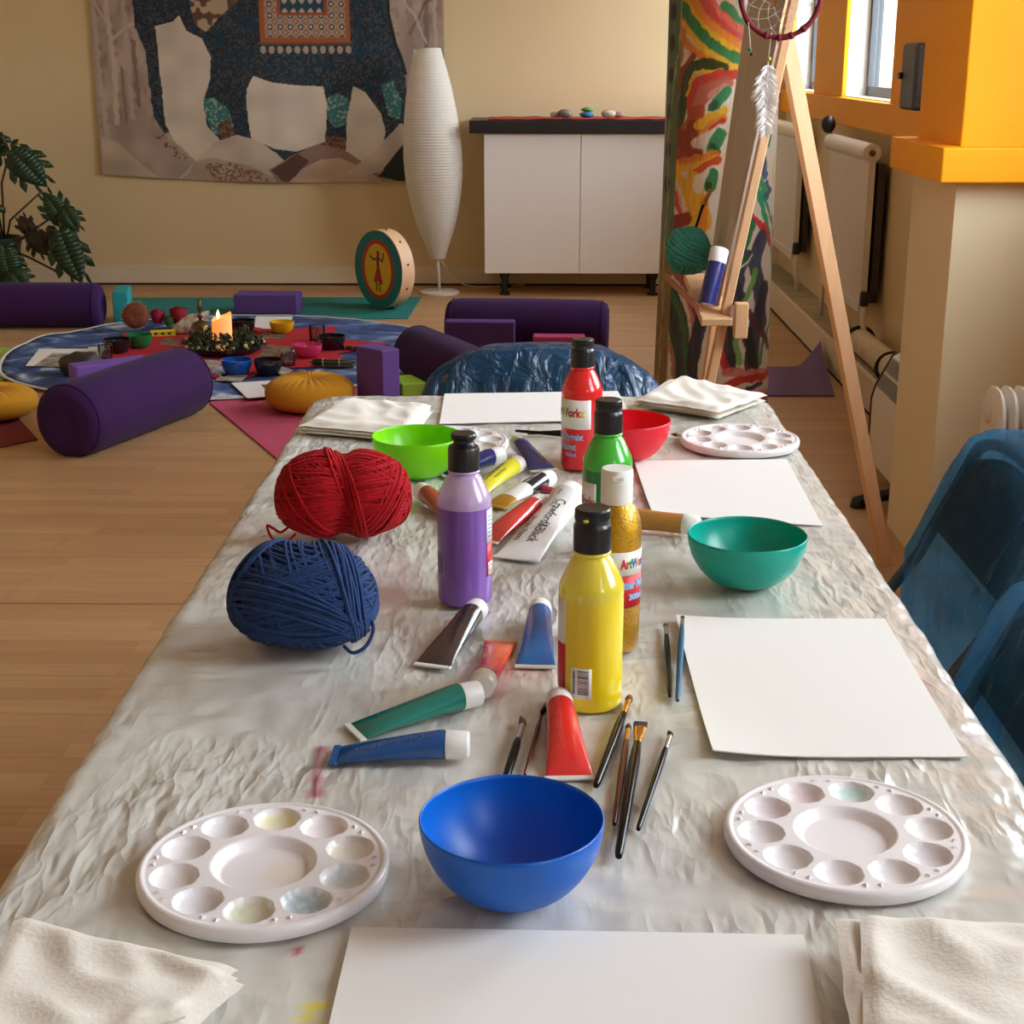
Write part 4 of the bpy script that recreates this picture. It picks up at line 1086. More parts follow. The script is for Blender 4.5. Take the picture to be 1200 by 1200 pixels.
# ================================================================== round cloth with the altar things
CC = on_z(265, 415, 0); CR = 0.97
def cloth_material():
    m = bpy.data.materials.new('painted_blue_cloth'); m.use_nodes = True
    N = m.node_tree.nodes; L = m.node_tree.links; p = N['Principled BSDF']; p.inputs['Roughness'].default_value = 0.8
    tc = N.new('ShaderNodeTexCoord'); nz = N.new('ShaderNodeTexNoise'); nz.inputs['Scale'].default_value = 3.2; nz.inputs['Detail'].default_value = 7; nz.inputs['Distortion'].default_value = 2.2
    L.new(tc.outputs['Object'], nz.inputs['Vector'])
    cr = N.new('ShaderNodeValToRGB'); e = cr.color_ramp.elements
    e[0].position = 0.30; e[0].color = lin((34, 44, 84)); e[1].position = 0.70; e[1].color = lin((196, 206, 218))
    for q, c in ((0.42, (44, 66, 118)), (0.52, (66, 92, 142)), (0.60, (112, 134, 172))):
        k = e.new(q); k.color = lin(c)
    L.new(nz.outputs['Fac'], cr.inputs['Fac']); L.new(cr.outputs['Color'], p.inputs['Base Color'])
    return m
def round_cloth():
    mb = MB(); rings, n = 26, 140
    def h(x, y, r):
        e = max(0, (r / CR - 0.75) / 0.25)
        return 0.003 + 0.018 * e * max(0, noise.noise(Vector((x * 4, y * 4, 3)))) + 0.006 * max(0, noise.noise(Vector((x * 9, y * 9, 8))))
    V = [(0, 0, 0.003)]; rows = []
    for j in range(1, rings + 1):
        row = []
        for i in range(n):
            an = 2 * PI * i / n; r = CR * j / rings * (1 + (0.025 * noise.noise(Vector((math.cos(an) * 2, math.sin(an) * 2, 1))) if j > rings - 3 else 0))
            x, y = r * math.cos(an), r * math.sin(an); row.append(len(V)); V.append((x, y, h(x, y, r)))
        rows.append(row)
    fs = [(0, rows[0][i], rows[0][(i + 1) % n]) for i in range(n)]
    mi = [0] * n
    for a, b in zip(rows[:-1], rows[1:]):
        for i in range(n): fs.append((a[i], b[i], b[(i + 1) % n], a[(i + 1) % n]))
    o = len(V)
    mb.add(V, fs)
    ob = mb.build('round_cloth', cloth_material(), None, True, loc=(CC.x, CC.y, 0.0072))
    md = ob.modifiers.new('thickness', 'SOLIDIFY'); md.thickness = 0.003; md.offset = 0
    tag(ob, 'large round blue painted cloth spread on the floor under the altar', 'cloth')
    # pale fringe
    fr = MB(); r2 = rnd
    ring = []
    for i in range(n):
        an = 2 * PI * i / n; x, y, z = V[rows[-1][i]]; ring.append((x * 1.008, y * 1.008, z + 0.001))
    fr.tube(ring, 0.010, 6, closed=True, flat=0.4)
    fr.build('fringe', M('pale_fringe', (206, 200, 196), 0.9), ob)['label'] = 'pale edging of the blue cloth'
    return ob
round_cloth()
ZA = 0.0167      # top of the blue cloth
m_redcloth = M('red_felt', (176, 16, 32), 0.9, var=0.06, vscale=8)
def star_cloth():
    mb = MB(); n = 16
    pts = []
    for k in range(n):
        a = 2 * PI * k / n + 0.20; r = 0.72 if k % 2 == 0 else 0.50
        pts.append((r * math.cos(a), r * math.sin(a)))
    prism(pts, 0, 0.003, mb)
    o = mb.build('star_cloth', m_redcloth, None, False, loc=(CC.x + 0.02, CC.y + 0.02, ZA))
    tag(o, 'red star-shaped cloth laid over the round blue cloth', 'cloth')
star_cloth()
ZB = ZA + 0.0032
def cc(px, py, z=None): return on_z(px, py, ZB if z is None else z)
def altar_bowl(px, py, rgb, label, D=0.12, H=0.06, gloss=0.15, contents=None):
    p = cc(px, py); o = make_bowl('small_bowl', D, H, M('glaze_' + label[:18], rgb, gloss, coat=0.4), label, 'bowl', 'small bowls on the altar cloth', rb=D * 0.30, th=0.003, n=36)
    o.location = (p.x, p.y, ZB); return o
altar_bowl(138, 413, (30, 26, 26), 'black bowl on the left of the altar, behind the glass tumbler', 0.125, 0.062)
altar_bowl(164, 407, (20, 110, 60), 'green bowl beside the left black bowl', 0.115, 0.06)
altar_bowl(285, 390, (30, 24, 26), 'black bowl just right of the candle', 0.12, 0.062)
altar_bowl(331, 390, (222, 176, 20), 'yellow bowl at the back of the altar', 0.118, 0.055)
altar_bowl(361, 418, (204, 60, 112), 'pink bowl on the right of the altar', 0.128, 0.056)
altar_bowl(389, 409, (32, 28, 28), 'black bowl right of the pink bowl', 0.125, 0.062)
altar_bowl(278, 438, (16, 78, 160), 'blue bowl in front of the candle wreath', 0.128, 0.062)
altar_bowl(315, 438, (32, 26, 26), 'black bowl beside the blue bowl at the front', 0.12, 0.062)
altar_bowl(152, 438, (226, 52, 28), 'orange red bowl behind the diagonal bolster', 0.13, 0.055)
altar_bowl(172, 436, (34, 30, 30), 'little black bowl touching the orange red bowl', 0.052, 0.045)
# tumblers
m_glass = glass_mat('clear_glass', (235, 240, 240), 2.2, 0.03)
def tumbler(px, py, label, r=0.033, h=0.06):
    p = cc(px, py)
    o = MB().lathe([(0, 0.004), (r * 0.8, 0.003), (r * 0.86, 0), (r * 0.9, 0.002), (r, h), (r - 0.002, h), (r * 0.86, 0.006), (0, 0.006)], 28).build('glass_tumbler', m_glass, None, True, loc=(p.x, p.y, ZB), angle=50)
    tag(o, label, 'glass', 'glass tumblers on the altar cloth')
    c = MB().lathe([(0, 0.0068), (r * 0.8, 0.0066), (r * 0.80, 0.014), (0, 0.014)], 20).build('tea_light', M('tin_tea_light', (150, 130, 125), 0.3, 0.4), o)
tumbler(124, 420, 'glass tumbler on the left beside the printed cards')
tumbler(223, 437, 'glass tumbler in front of the wreath, left of the blue bowl', 0.035, 0.055)
tumbler(372, 400, 'glass tumbler behind the right black bowl', 0.04, 0.075)
tumbler(338, 428, 'glass tumbler right of the front black bowl', 0.034, 0.052)
# cards and papers on the cloth
m_print = M('grey_print', (120, 108, 98), 0.6, var=0.5, vscale=20, rgb2=(190, 182, 170))
m_print2 = M('brown_print', (150, 118, 90), 0.6, var=0.5, vscale=25, rgb2=(80, 66, 56))
def card(corners, mat, label, z=None, th=0.0016, name='paper_card'):
    P4 = [cc(a, b, z) for a, b in corners]; c = sum(P4, Vector()) / 4
    o = prism([((p - c).x, (p - c).y) for p in P4], 0, th).build(name, mat, None, False, loc=(c.x, c.y, ZB if z is None else z))
    return tag(o, label, 'card', 'cards and papers on the altar cloth')
card([(30, 429), (92, 430), (116, 409), (46, 409)], m_paper, 'white sheet lying under the grey print at the left', ZA)
card([(40, 429), (84, 429), (101, 415), (62, 414)], m_print, 'grey print on top of the white sheet at the left', ZA + 0.0018)
card([(96, 421), (113, 423), (126, 406), (104, 407)], m_paper, 'narrow white paper right of the grey print', ZA + 0.002)
card([(290, 467), (335, 463), (392, 441), (271, 449)], m_paper, 'white paper half under the mustard cushion', 0.0190, 0.001)
card([(318, 462), (352, 456), (358, 449), (306, 451)], m_print2, 'brown print lying on the white paper by the mustard cushion', 0.0204)
card([(296, 385), (338, 386), (343, 371), (300, 371)], m_paper, 'white paper at the back between the black and yellow bowls', ZA)
card([(300, 421), (334, 424), (346, 407), (312, 404)], m_print2, 'brown card right of the wreath', ZB)
card([(196, 419), (222, 424), (236, 414), (208, 409)], m_print2, 'brown card left of the wreath', ZB)
card([(222, 432), (252, 434), (262, 423), (232, 421)], m_print, 'grey card in front of the wreath', ZB)
card([(302, 396), (332, 398), (336, 391), (308, 390)], m_print2, 'small brown card in front of the yellow bowl', ZB)
card([(245, 437), (263, 442), (290, 430), (264, 426)], M('pale_blue_card', (160, 176, 205), 0.7, var=0.3, vscale=20), 'pale blue paper under the blue bowl', ZB)
card([(252, 446), (282, 448), (290, 440), (262, 438)], m_print, 'grey print in front of the blue bowl at the altar', ZB)
card([(340, 412), (352, 413), (356, 405), (344, 404)], m_paper, 'small white card left of the right black bowl', ZB)
card([(186, 404), (206, 406), (214, 398), (194, 396)], m_print2, 'brown card between the green bowl and the bell', ZB)
card([(318, 436), (332, 440), (344, 434), (330, 430)], m_print, 'grey card under the front glass tumbler', ZB)
card([(178, 430), (198, 433), (206, 424), (186, 421)], m_print, 'grey card behind the diagonal bolster on the red cloth', ZB)
# wreath with candle
wc = cc(263, 412)
t = thing('candle_wreath', 'dark dish wreathed in greenery and small pale flowers around the candle', 'wreath', (wc.x, wc.y, ZB))
MB().lathe([(0, 0.003), (0.13, 0.0), (0.16, 0.012), (0.172, 0.034), (0.166, 0.034), (0.15, 0.014), (0, 0.010)], 40).build('dish', M('dark_dish', (22, 30, 42), 0.4), t, True, angle=50)
lf = MB(); fl = MB(); r2 = random.Random(12)
for k in range(760):
    a = r2.uniform(0, 2 * PI); rr_ = r2.uniform(0.055, 0.172); q = Vector((rr_ * math.cos(a), rr_ * math.sin(a), 0.02 + r2.uniform(0, 0.075) * (1 - abs(rr_ - 0.11) / 0.08)))
    d = Vector((r2.uniform(-1, 1), r2.uniform(-1, 1), r2.uniform(-0.1, 1))).normalized(); s = d.orthogonal().normalized(); l_ = r2.uniform(0.018, 0.038)
    up = d.cross(s) * 0.004
    lf.add([q, q + d * l_ * 0.5 + s * l_ * 0.28 + up, q + d * l_, q + d * l_ * 0.5 - s * l_ * 0.28 + up, q + d * l_ * 0.5 - up], [(0, 1, 4), (1, 2, 4), (2, 3, 4), (3, 0, 4)])
for k in range(44):
    a = r2.uniform(0, 2 * PI); rr_ = r2.uniform(0.10, 0.178); b_ = MB().ball((rr_ * math.cos(a), rr_ * math.sin(a), 0.034 + r2.uniform(0, 0.02)), r2.uniform(0.006, 0.010), 8, 6); fl.add(b_.v, b_.f)
o = lf.build('greenery', M('wreath_leaf', (58, 66, 40), 0.7, var=0.3, vscale=40), t, False); o['kind'] = 'stuff'
o = fl.build('small_flowers', M('cream_petal', (205, 196, 140), 0.7), t); o['kind'] = 'stuff'
t = thing('pillar_candle', 'lit ivory pillar candle glowing in the middle of the wreath', 'candle', (wc.x - 0.005, wc.y, ZB + 0.0115))
cd = MB()
def cpt(u, v):
    a = 2 * PI * u; r = 0.044
    return Vector((r * math.cos(a), r * math.sin(a), 0.145 * v - 0.0 + v * 0.016 * math.cos(a - 0.4) + 0.004 * v * math.sin(3 * a)))
cd.grid(cpt, 32, 10, wrap=True); base = len(cd.v)
cd.v.append((0, 0, 0.135)); top = 10 * 32
for k in range(32): cd.f.append((top + k, top + (k + 1) % 32, base)); cd.mi.append(0)
cd.f.append(tuple(range(31, -1, -1))); cd.mi.append(0)
cd.build('wax', M('glowing_wax', (250, 190, 130), 0.5, emit=(255, 150, 70), estr=0.55), t, True, angle=60)
MB().lathe([(0, 0.137), (0.005, 0.143), (0.0075, 0.153), (0.005, 0.165), (0, 0.179)], 14, sx=1, sy=1, mat=Matrix.Translation((-0.012, -0.012, 0))).build('flame', M('candle_flame', (255, 220, 150), 0.5, emit=(255, 205, 110), estr=9.0), t)
# hand bell, shell, dried flower, roses, yellow box, dark stone, bundles
p = cc(236, 398)
t = thing('brass_bell', 'dull brass bell with an upright handle left of the candle', 'bell', (p.x, p.y, ZB))
MB().lathe([(0, 0.006), (0.050, 0.002), (0.058, 0), (0.056, 0.012), (0.048, 0.030), (0.044, 0.062), (0.032, 0.082), (0.012, 0.090), (0, 0.091)], 28).build('bell_body', M('dull_brass', (112, 88, 50), 0.35, 0.85, var=0.3, vscale=40), t)
MB().lathe([(0.006, 0.089), (0.008, 0.10), (0.014, 0.108), (0.008, 0.118), (0.007, 0.14), (0.013, 0.150), (0.008, 0.160), (0.010, 0.178), (0, 0.190)], 16).build('handle', M('dull_brass', (112, 88, 50)), t)
p = cc(222, 390)
sh = MB(); r2 = random.Random(3)
def shp(u, v):
    a = 2 * PI * u; r = 0.036 * math.sin(PI * min(1, v * 0.92 + 0.06)) ** 0.8 * (1 + 0.22 * math.sin(a * 3 + v * 9)) + 0.003
    return Vector((-0.09 + 0.18 * v, r * math.cos(a), max(0.0, 0.026 + r * math.sin(a) + 0.07 * v * v)))
sh.grid(shp, 24, 16, wrap=True)
o = sh.build('seashell', M('shell_white', (214, 204, 192), 0.5, var=0.5, vscale=26, rgb2=(150, 128, 110)), None, True, loc=(p.x + 0.01, p.y, ZB), rotz=0.35)
tag(o, 'whitish knobbly seashell lying left of the brass bell', 'shell')
p = cc(160, 386)
t = thing('dried_flower_head', 'large round brown dried flower head with pale pointed petals', 'dried flower', (p.x, p.y, ZB)); t.scale = (0.84, 0.84, 0.84)
fb = MB()
fm = Matrix.Translation((0, 0, 0.080)) @ Matrix.Rotation(R(72), 4, 'X')
fb.lathe([(0, -0.03), (0.05, -0.02), (0.074, 0), (0.072, 0.018), (0.05, 0.034), (0.02, 0.036), (0, 0.030)], 32, mat=fm)
fb.build('seed_head', M('rust_seed', (128, 66, 40), 0.8, var=0.35, vscale=30, bump=0.5, bscale=120), t)
pt_ = MB()
for k in range(26):
    a = 2 * PI * k / 26; u = Vector((math.cos(a), math.sin(a), 0)); w_ = Vector((-u.y, u.x, 0))
    q = [fm @ (u * 0.066 + w_ * 0.010 + Vector((0, 0, -0.012))), fm @ (u * 0.066 - w_ * 0.010 + Vector((0, 0, -0.012))), fm @ (u * 0.092 + Vector((0, 0, 0.006))), fm @ (u * 0.072 + Vector((0, 0, -0.02)))]
    q = [Vector((v.x, v.y, max(v.z, 0.001))) for v in q]
    pt_.add(q, [(0, 2, 1), (0, 3, 2), (1, 2, 3), (0, 1, 3)])
pt_.build('petals', M('pale_petal', (206, 186, 160), 0.7), t, False)
p = cc(196, 384)
t = thing('rose_bunch', 'small bunch of dark pink roses with a green bud behind the yellow box', 'flowers', (p.x, p.y, ZB))
def rose(c, r, mat, nm):
    mb = MB()
    for L_ in range(4):
        rr_ = r * (1 - L_ * 0.22)
        def f(u, v, rr_=rr_, L_=L_):
            a = 2 * PI * u; q = rr_ * (0.55 + 0.45 * math.sin(PI * 0.5 * v)) * (1 + 0.10 * math.sin(a * 3 + L_ * 1.3))
            return Vector((c[0] + q * math.cos(a), c[1] + q * math.sin(a), max(0, c[2] - r * 0.8 + (1.55 * r + L_ * 0.1 * r) * v)))
        mb.grid(f, 20, 6, wrap=True)
    mb.ball(c, r * 0.6, 10, 6)
    return mb.build(nm, mat, t)
m_rose = M('rose_pink', (160, 24, 62), 0.7, var=0.15, vscale=60); m_rose2 = M('rose_red', (150, 20, 36), 0.7)
rose((-0.045, 0, 0.052), 0.036, m_rose, 'rose'); rose((0.055, 0.01, 0.055), 0.044, m_rose2, 'rose'); rose((0.015, -0.025, 0.034), 0.026, M('bud_green', (70, 92, 40), 0.7), 'bud')
p = cc(198, 389)
o = MB().box((-0.058, -0.018, 0), (0.058, 0.018, 0.026)).build('small_box', M('yellow_card_box', (212, 200, 40), 0.5), None, False, loc=(p.x - 0.005, p.y - 0.10, ZB), rotz=0.25)
tag(bev(o, 0.002, 1), 'small yellow box in front of the roses', 'box')
for k, x in enumerate((-0.032, 0.0, 0.03)):
    MB().box((x - 0.008, -0.0186, 0.008), (x + 0.008, -0.0182, 0.018)).build('printed_mark', m_ink, o, False)
p = cc(97, 437)
st = MB()
def stf(u, v):
    a = 2 * PI * u; ph = PI * v; d = Vector((math.sin(ph) * math.cos(a), math.sin(ph) * math.sin(a), -math.cos(ph)))
    k = 1 + 0.25 * noise.noise(d * 1.7)
    return Vector((d.x * 0.092 * k, d.y * 0.07 * k, max(0, 0.035 + d.z * 0.055 * k)))
st.grid(stf, 28, 16, wrap=True)
tag(st.build('dark_stone', M('dark_brown_stone', (58, 50, 44), 0.6, var=0.2, vscale=20), None, True, loc=(p.x, p.y, ZB)), 'dark brown lump of stone beside the left tumbler', 'stone')
def bundle(px, py, L_, r, rz, label, rgb=(72, 70, 48)):
    p = cc(px, py); t = thing('herb_bundle', label, 'herb bundle', (p.x, p.y, ZB), rz)
    mb = MB(); r2 = random.Random(int(px))
    for k in range(18):
        y0, z0 = r2.uniform(-r, r) * 0.8, r2.uniform(0.004, 1.6 * r)
        mb.tube([(-L_ / 2 * r2.uniform(0.7, 1), y0, z0), (0, y0 * 0.6, z0 * 0.9), (L_ / 2 * r2.uniform(0.7, 1), y0 * 1.2, z0)], [0.003, 0.004, 0.002], 5)
    mb.build('dried_stalks', M('dried_stalk', rgb, 0.9, var=0.3, vscale=60), t)
    for x in (-L_ * 0.2, L_ * 0.15):
        ring = [(x, 0.9 * r * math.cos(2 * PI * i / 14), 0.9 * r + 0.85 * r * math.sin(2 * PI * i / 14)) for i in range(14)]
        MB().tube(ring, 0.002, 5, closed=True).build('binding', M('twine', (180, 168, 140), 0.9), t)
bundle(390, 430, 0.20, 0.020, -0.05, 'dried herb bundle lying in front of the pink bowl')
bundle(410, 410, 0.10, 0.010, -0.2, 'small dark twig bundle right of the black bowl', (70, 52, 46))
def pebble(px, py, r, rgb, label, z=ZB, sc=(1.3, 1, 0.7), group='pebbles on the altar cloth'):
    p = on_z(px, py, z)
    mb = MB(); 
    def f(u, v):
        a = 2 * PI * u; ph = PI * v; d = Vector((math.sin(ph) * math.cos(a), math.sin(ph) * math.sin(a), -math.cos(ph))); k = 1 + 0.12 * noise.noise(d * 1.5 + Vector((px, py, 0)))
        return Vector((d.x * r * sc[0] * k, d.y * r * sc[1] * k, r * sc[2] + d.z * r * sc[2] * (1 if d.z > 0 else 0.98) * (k if d.z > 0 else 1)))
    mb.grid(f, 18, 10, wrap=True)
    return tag(mb.build('pebble', M('stone_' + label[:20], rgb, 0.6, var=0.2, vscale=40), None, True, loc=(p.x, p.y, z)), label, 'stone', group)
pebble(353, 441, 0.020, (110, 112, 118), 'grey pebble on the red cloth right of the front black bowl')
pebble(334, 417, 0.020, (160, 150, 140), 'pale pebble on the brown card left of the pink bowl', ZB + 0.002)
pebble(150, 424, 0.010, (60, 80, 190), 'tiny blue stone left of the orange red bowl')
# ================================================================== back wall: cabinet, runner, stones, lamp, drum, hanging, plant
CY = 8.316      # cabinet front
m_cabw = M('cabinet_white', (246, 243, 240), 0.4)
m_dark = M('black_worktop', (34, 32, 34), 0.45)
L0 = on_y(568, 320, CY); L1 = on_y(568, 157, CY)
cx0 = L0.x; zb = on_y(620, 320, CY).z; zt = on_y(620, 156, CY).z; dw = (on_y(680, 250, CY).x - on_y(568, 250, CY).x)
cx1 = cx0 + 2 * dw; zs = on_y(620, 141, CY).z
t = thing('sideboard', 'white two-door sideboard with a black top against the back wall', 'sideboard', ((cx0 + cx1) / 2, CY, 0))
hw = (cx1 - cx0) / 2
bev(MB().box((-hw + 0.002, 0.02, zb), (hw - 0.002, 0.40, zt)).build('carcass', m_cabw, t, False), 0.002)
for s in (-1, 1):
    a, b = (-hw, -0.0015) if s < 0 else (0.0015, hw)
    bev(MB().box((a, 0.0, zb - 0.002), (b, 0.018, zt - 0.004)).build('door', m_cabw, t, False), 0.002)
sx0 = on_y(550, 150, CY).x - (cx0 + cx1) / 2
bev(MB().box((sx0, -0.03, zt), (hw + 0.06, 0.41, zs)).build('worktop', m_dark, t, False), 0.004)
for x in (-hw + 0.11, hw - 0.11):
    for y in (0.06, 0.34):
        MB().lathe([(0, 0), (0.03, 0), (0.03, 0.012), (0.016, 0.02), (0.017, zb * 0.6), (0.028, zb - 0.02), (0.034, zb), (0, zb)], 20, mat=Matrix.Translation((x, y, 0))).build('leg', m_dark, t, True, angle=40)
def runner():
    x0 = on_y(572, 140, CY).x; x1 = cx1 + 0.03
    mb = MB(); n = 60
    def f(off):
        def pt(u, v):
            return Vector((x0 + (x1 - x0) * u, CY + 0.0 + 0.36 * v, zs + off + 0.004 + 0.004 * noise.noise(Vector((u * 14, v * 3, 2))) + 0.003 * math.sin(u * 50) * (0.5 - v)))
        return pt
    mb.grid(f(0.003), n, 6)
    o = mb.build('table_runner', M('red_woven', (170, 52, 36), 0.9, var=0.3, vscale=30, stretch=(1, 6, 1)), None)
    md = o.modifiers.new('thickness', 'SOLIDIFY'); md.thickness = 0.003
    tag(o, 'red woven runner spread along the black sideboard top', 'runner')
runner()
def shelf_stone(px, rgb, r, label, lift=0, sc=(1.4, 1, 0.8), y=CY + 0.05):
    q = on_y(px, 138, y)
    mb = MB()
    def f(u, v):
        a = 2 * PI * u; ph = PI * v; d = Vector((math.sin(ph) * math.cos(a), math.sin(ph) * math.sin(a), -math.cos(ph))); k = 1 + 0.14 * noise.noise(d * 1.5 + Vector((px, 0, 0)))
        return Vector((d.x * r * sc[0] * k, d.y * r * sc[1] * k, r * sc[2] * (1 + d.z)))
    mb.grid(f, 18, 10, wrap=True)
    tag(mb.build('painted_stone', M('sideboard_stone_' + str(px), rgb, 0.55, var=0.15, vscale=30), None, True, loc=(q.x, y, zs + 0.0105 + lift)), label, 'stone', 'stones on the sideboard')
shelf_stone(651, (186, 172, 150), 0.022, 'pale stone leftmost on the sideboard runner')
shelf_stone(662, (124, 110, 98), 0.030, 'grey brown stone second from left on the runner', y=CY + 0.02)
shelf_stone(687.5, (46, 110, 160), 0.030, 'blue stone under the green one on the runner', sc=(1.3, 1, 0.55), y=CY + 0.03)
shelf_stone(688, (96, 150, 76), 0.026, 'green stone on top of the blue stone on the runner', lift=0.031, sc=(1.3, 1, 0.5), y=CY + 0.045)
shelf_stone(713, (196, 180, 160), 0.028, 'cream stone right of the painted pair on the runner', y=CY + 0.02)
shelf_stone(724, (150, 124, 106), 0.022, 'brown stone rightmost on the runner', sc=(1.6, 1, 0.75), y=CY + 0.08)

# paper floor lamp
lb = on_z(515, 344, 0)
t = thing('paper_floor_lamp', 'tall white ribbed paper floor lamp left of the sideboard', 'floor lamp', (lb.x, lb.y, 0))
t.rotation_euler = (0, 0, 0)
m_lampw = M('lamp_white_metal', (222, 216, 206), 0.4)
MB().lathe([(0, 0), (0.110, 0), (0.112, 0.004), (0.110, 0.014), (0.100, 0.018), (0.02, 0.020), (0, 0.022)], 40).build('base', m_lampw, t, True, angle=40)
def lp(px, py): 
    q = on_y(px, py, lb.y); return Vector((q.x - lb.x, 0, q.z))
tp = lp(501, 57); mdp = lp(505.5, 190); bt = lp(513, 302)
MB().tube([(0, 0, 0.018), (bt.x * 0.3, 0, bt.z * 0.5), (bt.x, 0, bt.z)], 0.008, 12).build('pole', m_lampw, t)
k_ = (on_y(540, 190, lb.y).x - on_y(471, 190, lb.y).x) / 2
prof = [(0.0, 15.0), (0.08, 20.3), (0.18, 25.8), (0.30, 30.6), (0.42, 33.7), (0.52, 34.6), (0.62, 33.6), (0.74, 29.0), (0.85, 22.2), (0.94, 14.2), (1.0, 8.6)]
def rad(v):
    for (a, ra), (b, rb_) in zip(prof[:-1], prof[1:]):
        if v <= b:
            q = (v - a) / (b - a); return (ra + (rb_ - ra) * q) * k_ / 34.6
    return prof[-1][1] * k_ / 34.6
shd = MB(); NR = 88
def sp(u, v):
    a = 2 * PI * u; r = 0.25 * rad(max(0, v - .03)) + 0.5 * rad(v) + 0.25 * rad(min(1, v + .03))
    r *= 1 + 0.007 * math.cos(v * 72 * 2 * PI) + 0.004 * noise.noise(Vector((math.cos(a) * 3, math.sin(a) * 3, v * 30)))
    z = tp.z + (bt.z - tp.z) * v; x = tp.x * (1 - v) + bt.x * v
    return Vector((x + r * math.cos(a), r * math.sin(a), z))
shd.grid(sp, 48, NR * 4, wrap=True)
m_paperlamp = M('rice_paper', (238, 232, 222), 0.85, translucent=0.35, var=0.03, vscale=30)
shd.build('paper_shade', m_paperlamp, t)
for q, v in ((tp, 0.0), (bt, 1.0)):
    rr_ = rad(v); MB().tube([(q.x + rr_ * math.cos(2 * PI * i / 24), rr_ * math.sin(2 * PI * i / 24), q.z) for i in range(24)], 0.004, 6, closed=True).build('rim_ring', m_lampw, t)
cord = [(bt.x + 0.01, -0.01, bt.z + 0.01)] + [Vector((on_y(a, b, lb.y + 0.1).x - lb.x, 0.1, max(0.012, on_y(a, b, lb.y + 0.1).z))) for a, b in ((520, 310), (530, 326), (545, 334))] + [(0.22, 0.2, 0.006), (0.34, 0.25, 0.006), (0.48, 0.3, 0.006)]
MB().tube(cord, 0.004, 6).build('cord', m_lampw, t)

# frame drum standing on edge
dp = on_z(446, 364, 0)
DR, DT = 0.205, 0.085
t = thing('frame_drum', 'round frame drum standing on edge, painted with a dancing figure', 'drum', (dp.x + 0.02, dp.y + 0.06, 0.0065))
DM = Matrix.Translation((0, 0, DR)) @ Matrix.Rotation(R(-47), 4, 'Z') @ Matrix.Rotation(R(90), 4, 'X')
dmb = MB()
n = 72
dmb.lathe([(DR - 0.008, -DT / 2), (DR, -DT / 2 + 0.002), (DR, DT / 2 - 0.002), (DR - 0.008, DT / 2), (DR - 0.010, DT / 2 - 0.01), (DR - 0.010, -DT / 2 + 0.01)], n, mat=DM)
dmb.build('rim', M('pale_wood_rim', (232, 190, 150), 0.5, var=0.05, vscale=10), t, True, angle=40)
skin = MB()
def sk_(u, v):
    r = DR * 0.985 * v; a = 2 * PI * u; return DM @ Vector((r * math.cos(a), r * math.sin(a), DT / 2 + 0.0015))
skin.grid(sk_, 120, 90, wrap=True)
o = skin.build('drum_skin', M('painted_skin', (20, 110, 110), 0.5, attr='Col'), t)
uu = np.tile(np.arange(120) / 120 * 2 * PI, 91); vv = np.repeat(np.arange(91) / 90, 120)
X = vv * np.cos(uu); Y = vv * np.sin(uu)     # seen from the front: x right, y up
C = np.zeros((len(X), 3)); C[:] = (22, 122, 124)
e1 = (X / 0.68) ** 2 + (Y / 0.76) ** 2 < 1; C[e1] = (196, 40, 40)
e2 = (X / 0.56) ** 2 + (Y / 0.66) ** 2 < 1; C[e2] = (232, 190, 30)
def paint(mask, col): C[mask] = col
fig = (110, 40, 34)
paint(np.hypot(X - 0.02, Y - 0.42) < 0.062, fig)
paint(seg_dist(X, Y, [(0.02, 0.36), (0.0, 0.2), (0.02, 0.02)]) < 0.055, fig)
paint(seg_dist(X, Y, [(0.02, 0.30), (-0.18, 0.24), (-0.32, 0.32)]) < 0.028, fig)
paint(seg_dist(X, Y, [(0.02, 0.30), (0.20, 0.22), (0.26, 0.42)]) < 0.028, fig)
paint(in_poly(X, Y, [(-0.05, 0.04), (0.08, 0.04), (0.2, -0.34), (0.1, -0.38), (0.0, -0.3), (-0.16, -0.36), (-0.18, -0.3)]), (186, 30, 36))
paint(seg_dist(X, Y, [(-0.06, -0.34), (-0.08, -0.56)]) < 0.024, fig); paint(seg_dist(X, Y, [(0.06, -0.34), (0.07, -0.56)]) < 0.024, fig)
color_attr(o, C)
for k in range(10):
    a = 2 * PI * k / 10 + 0.2; q = Vector((math.cos(a) * DR, math.sin(a) * DR, 0)); 
    MB().ball(DM @ (q * 1.004), 0.006, 8, 6).build('tack', M('brass_tack', (90, 70, 40), 0.4, 0.7), t)
dmb = None

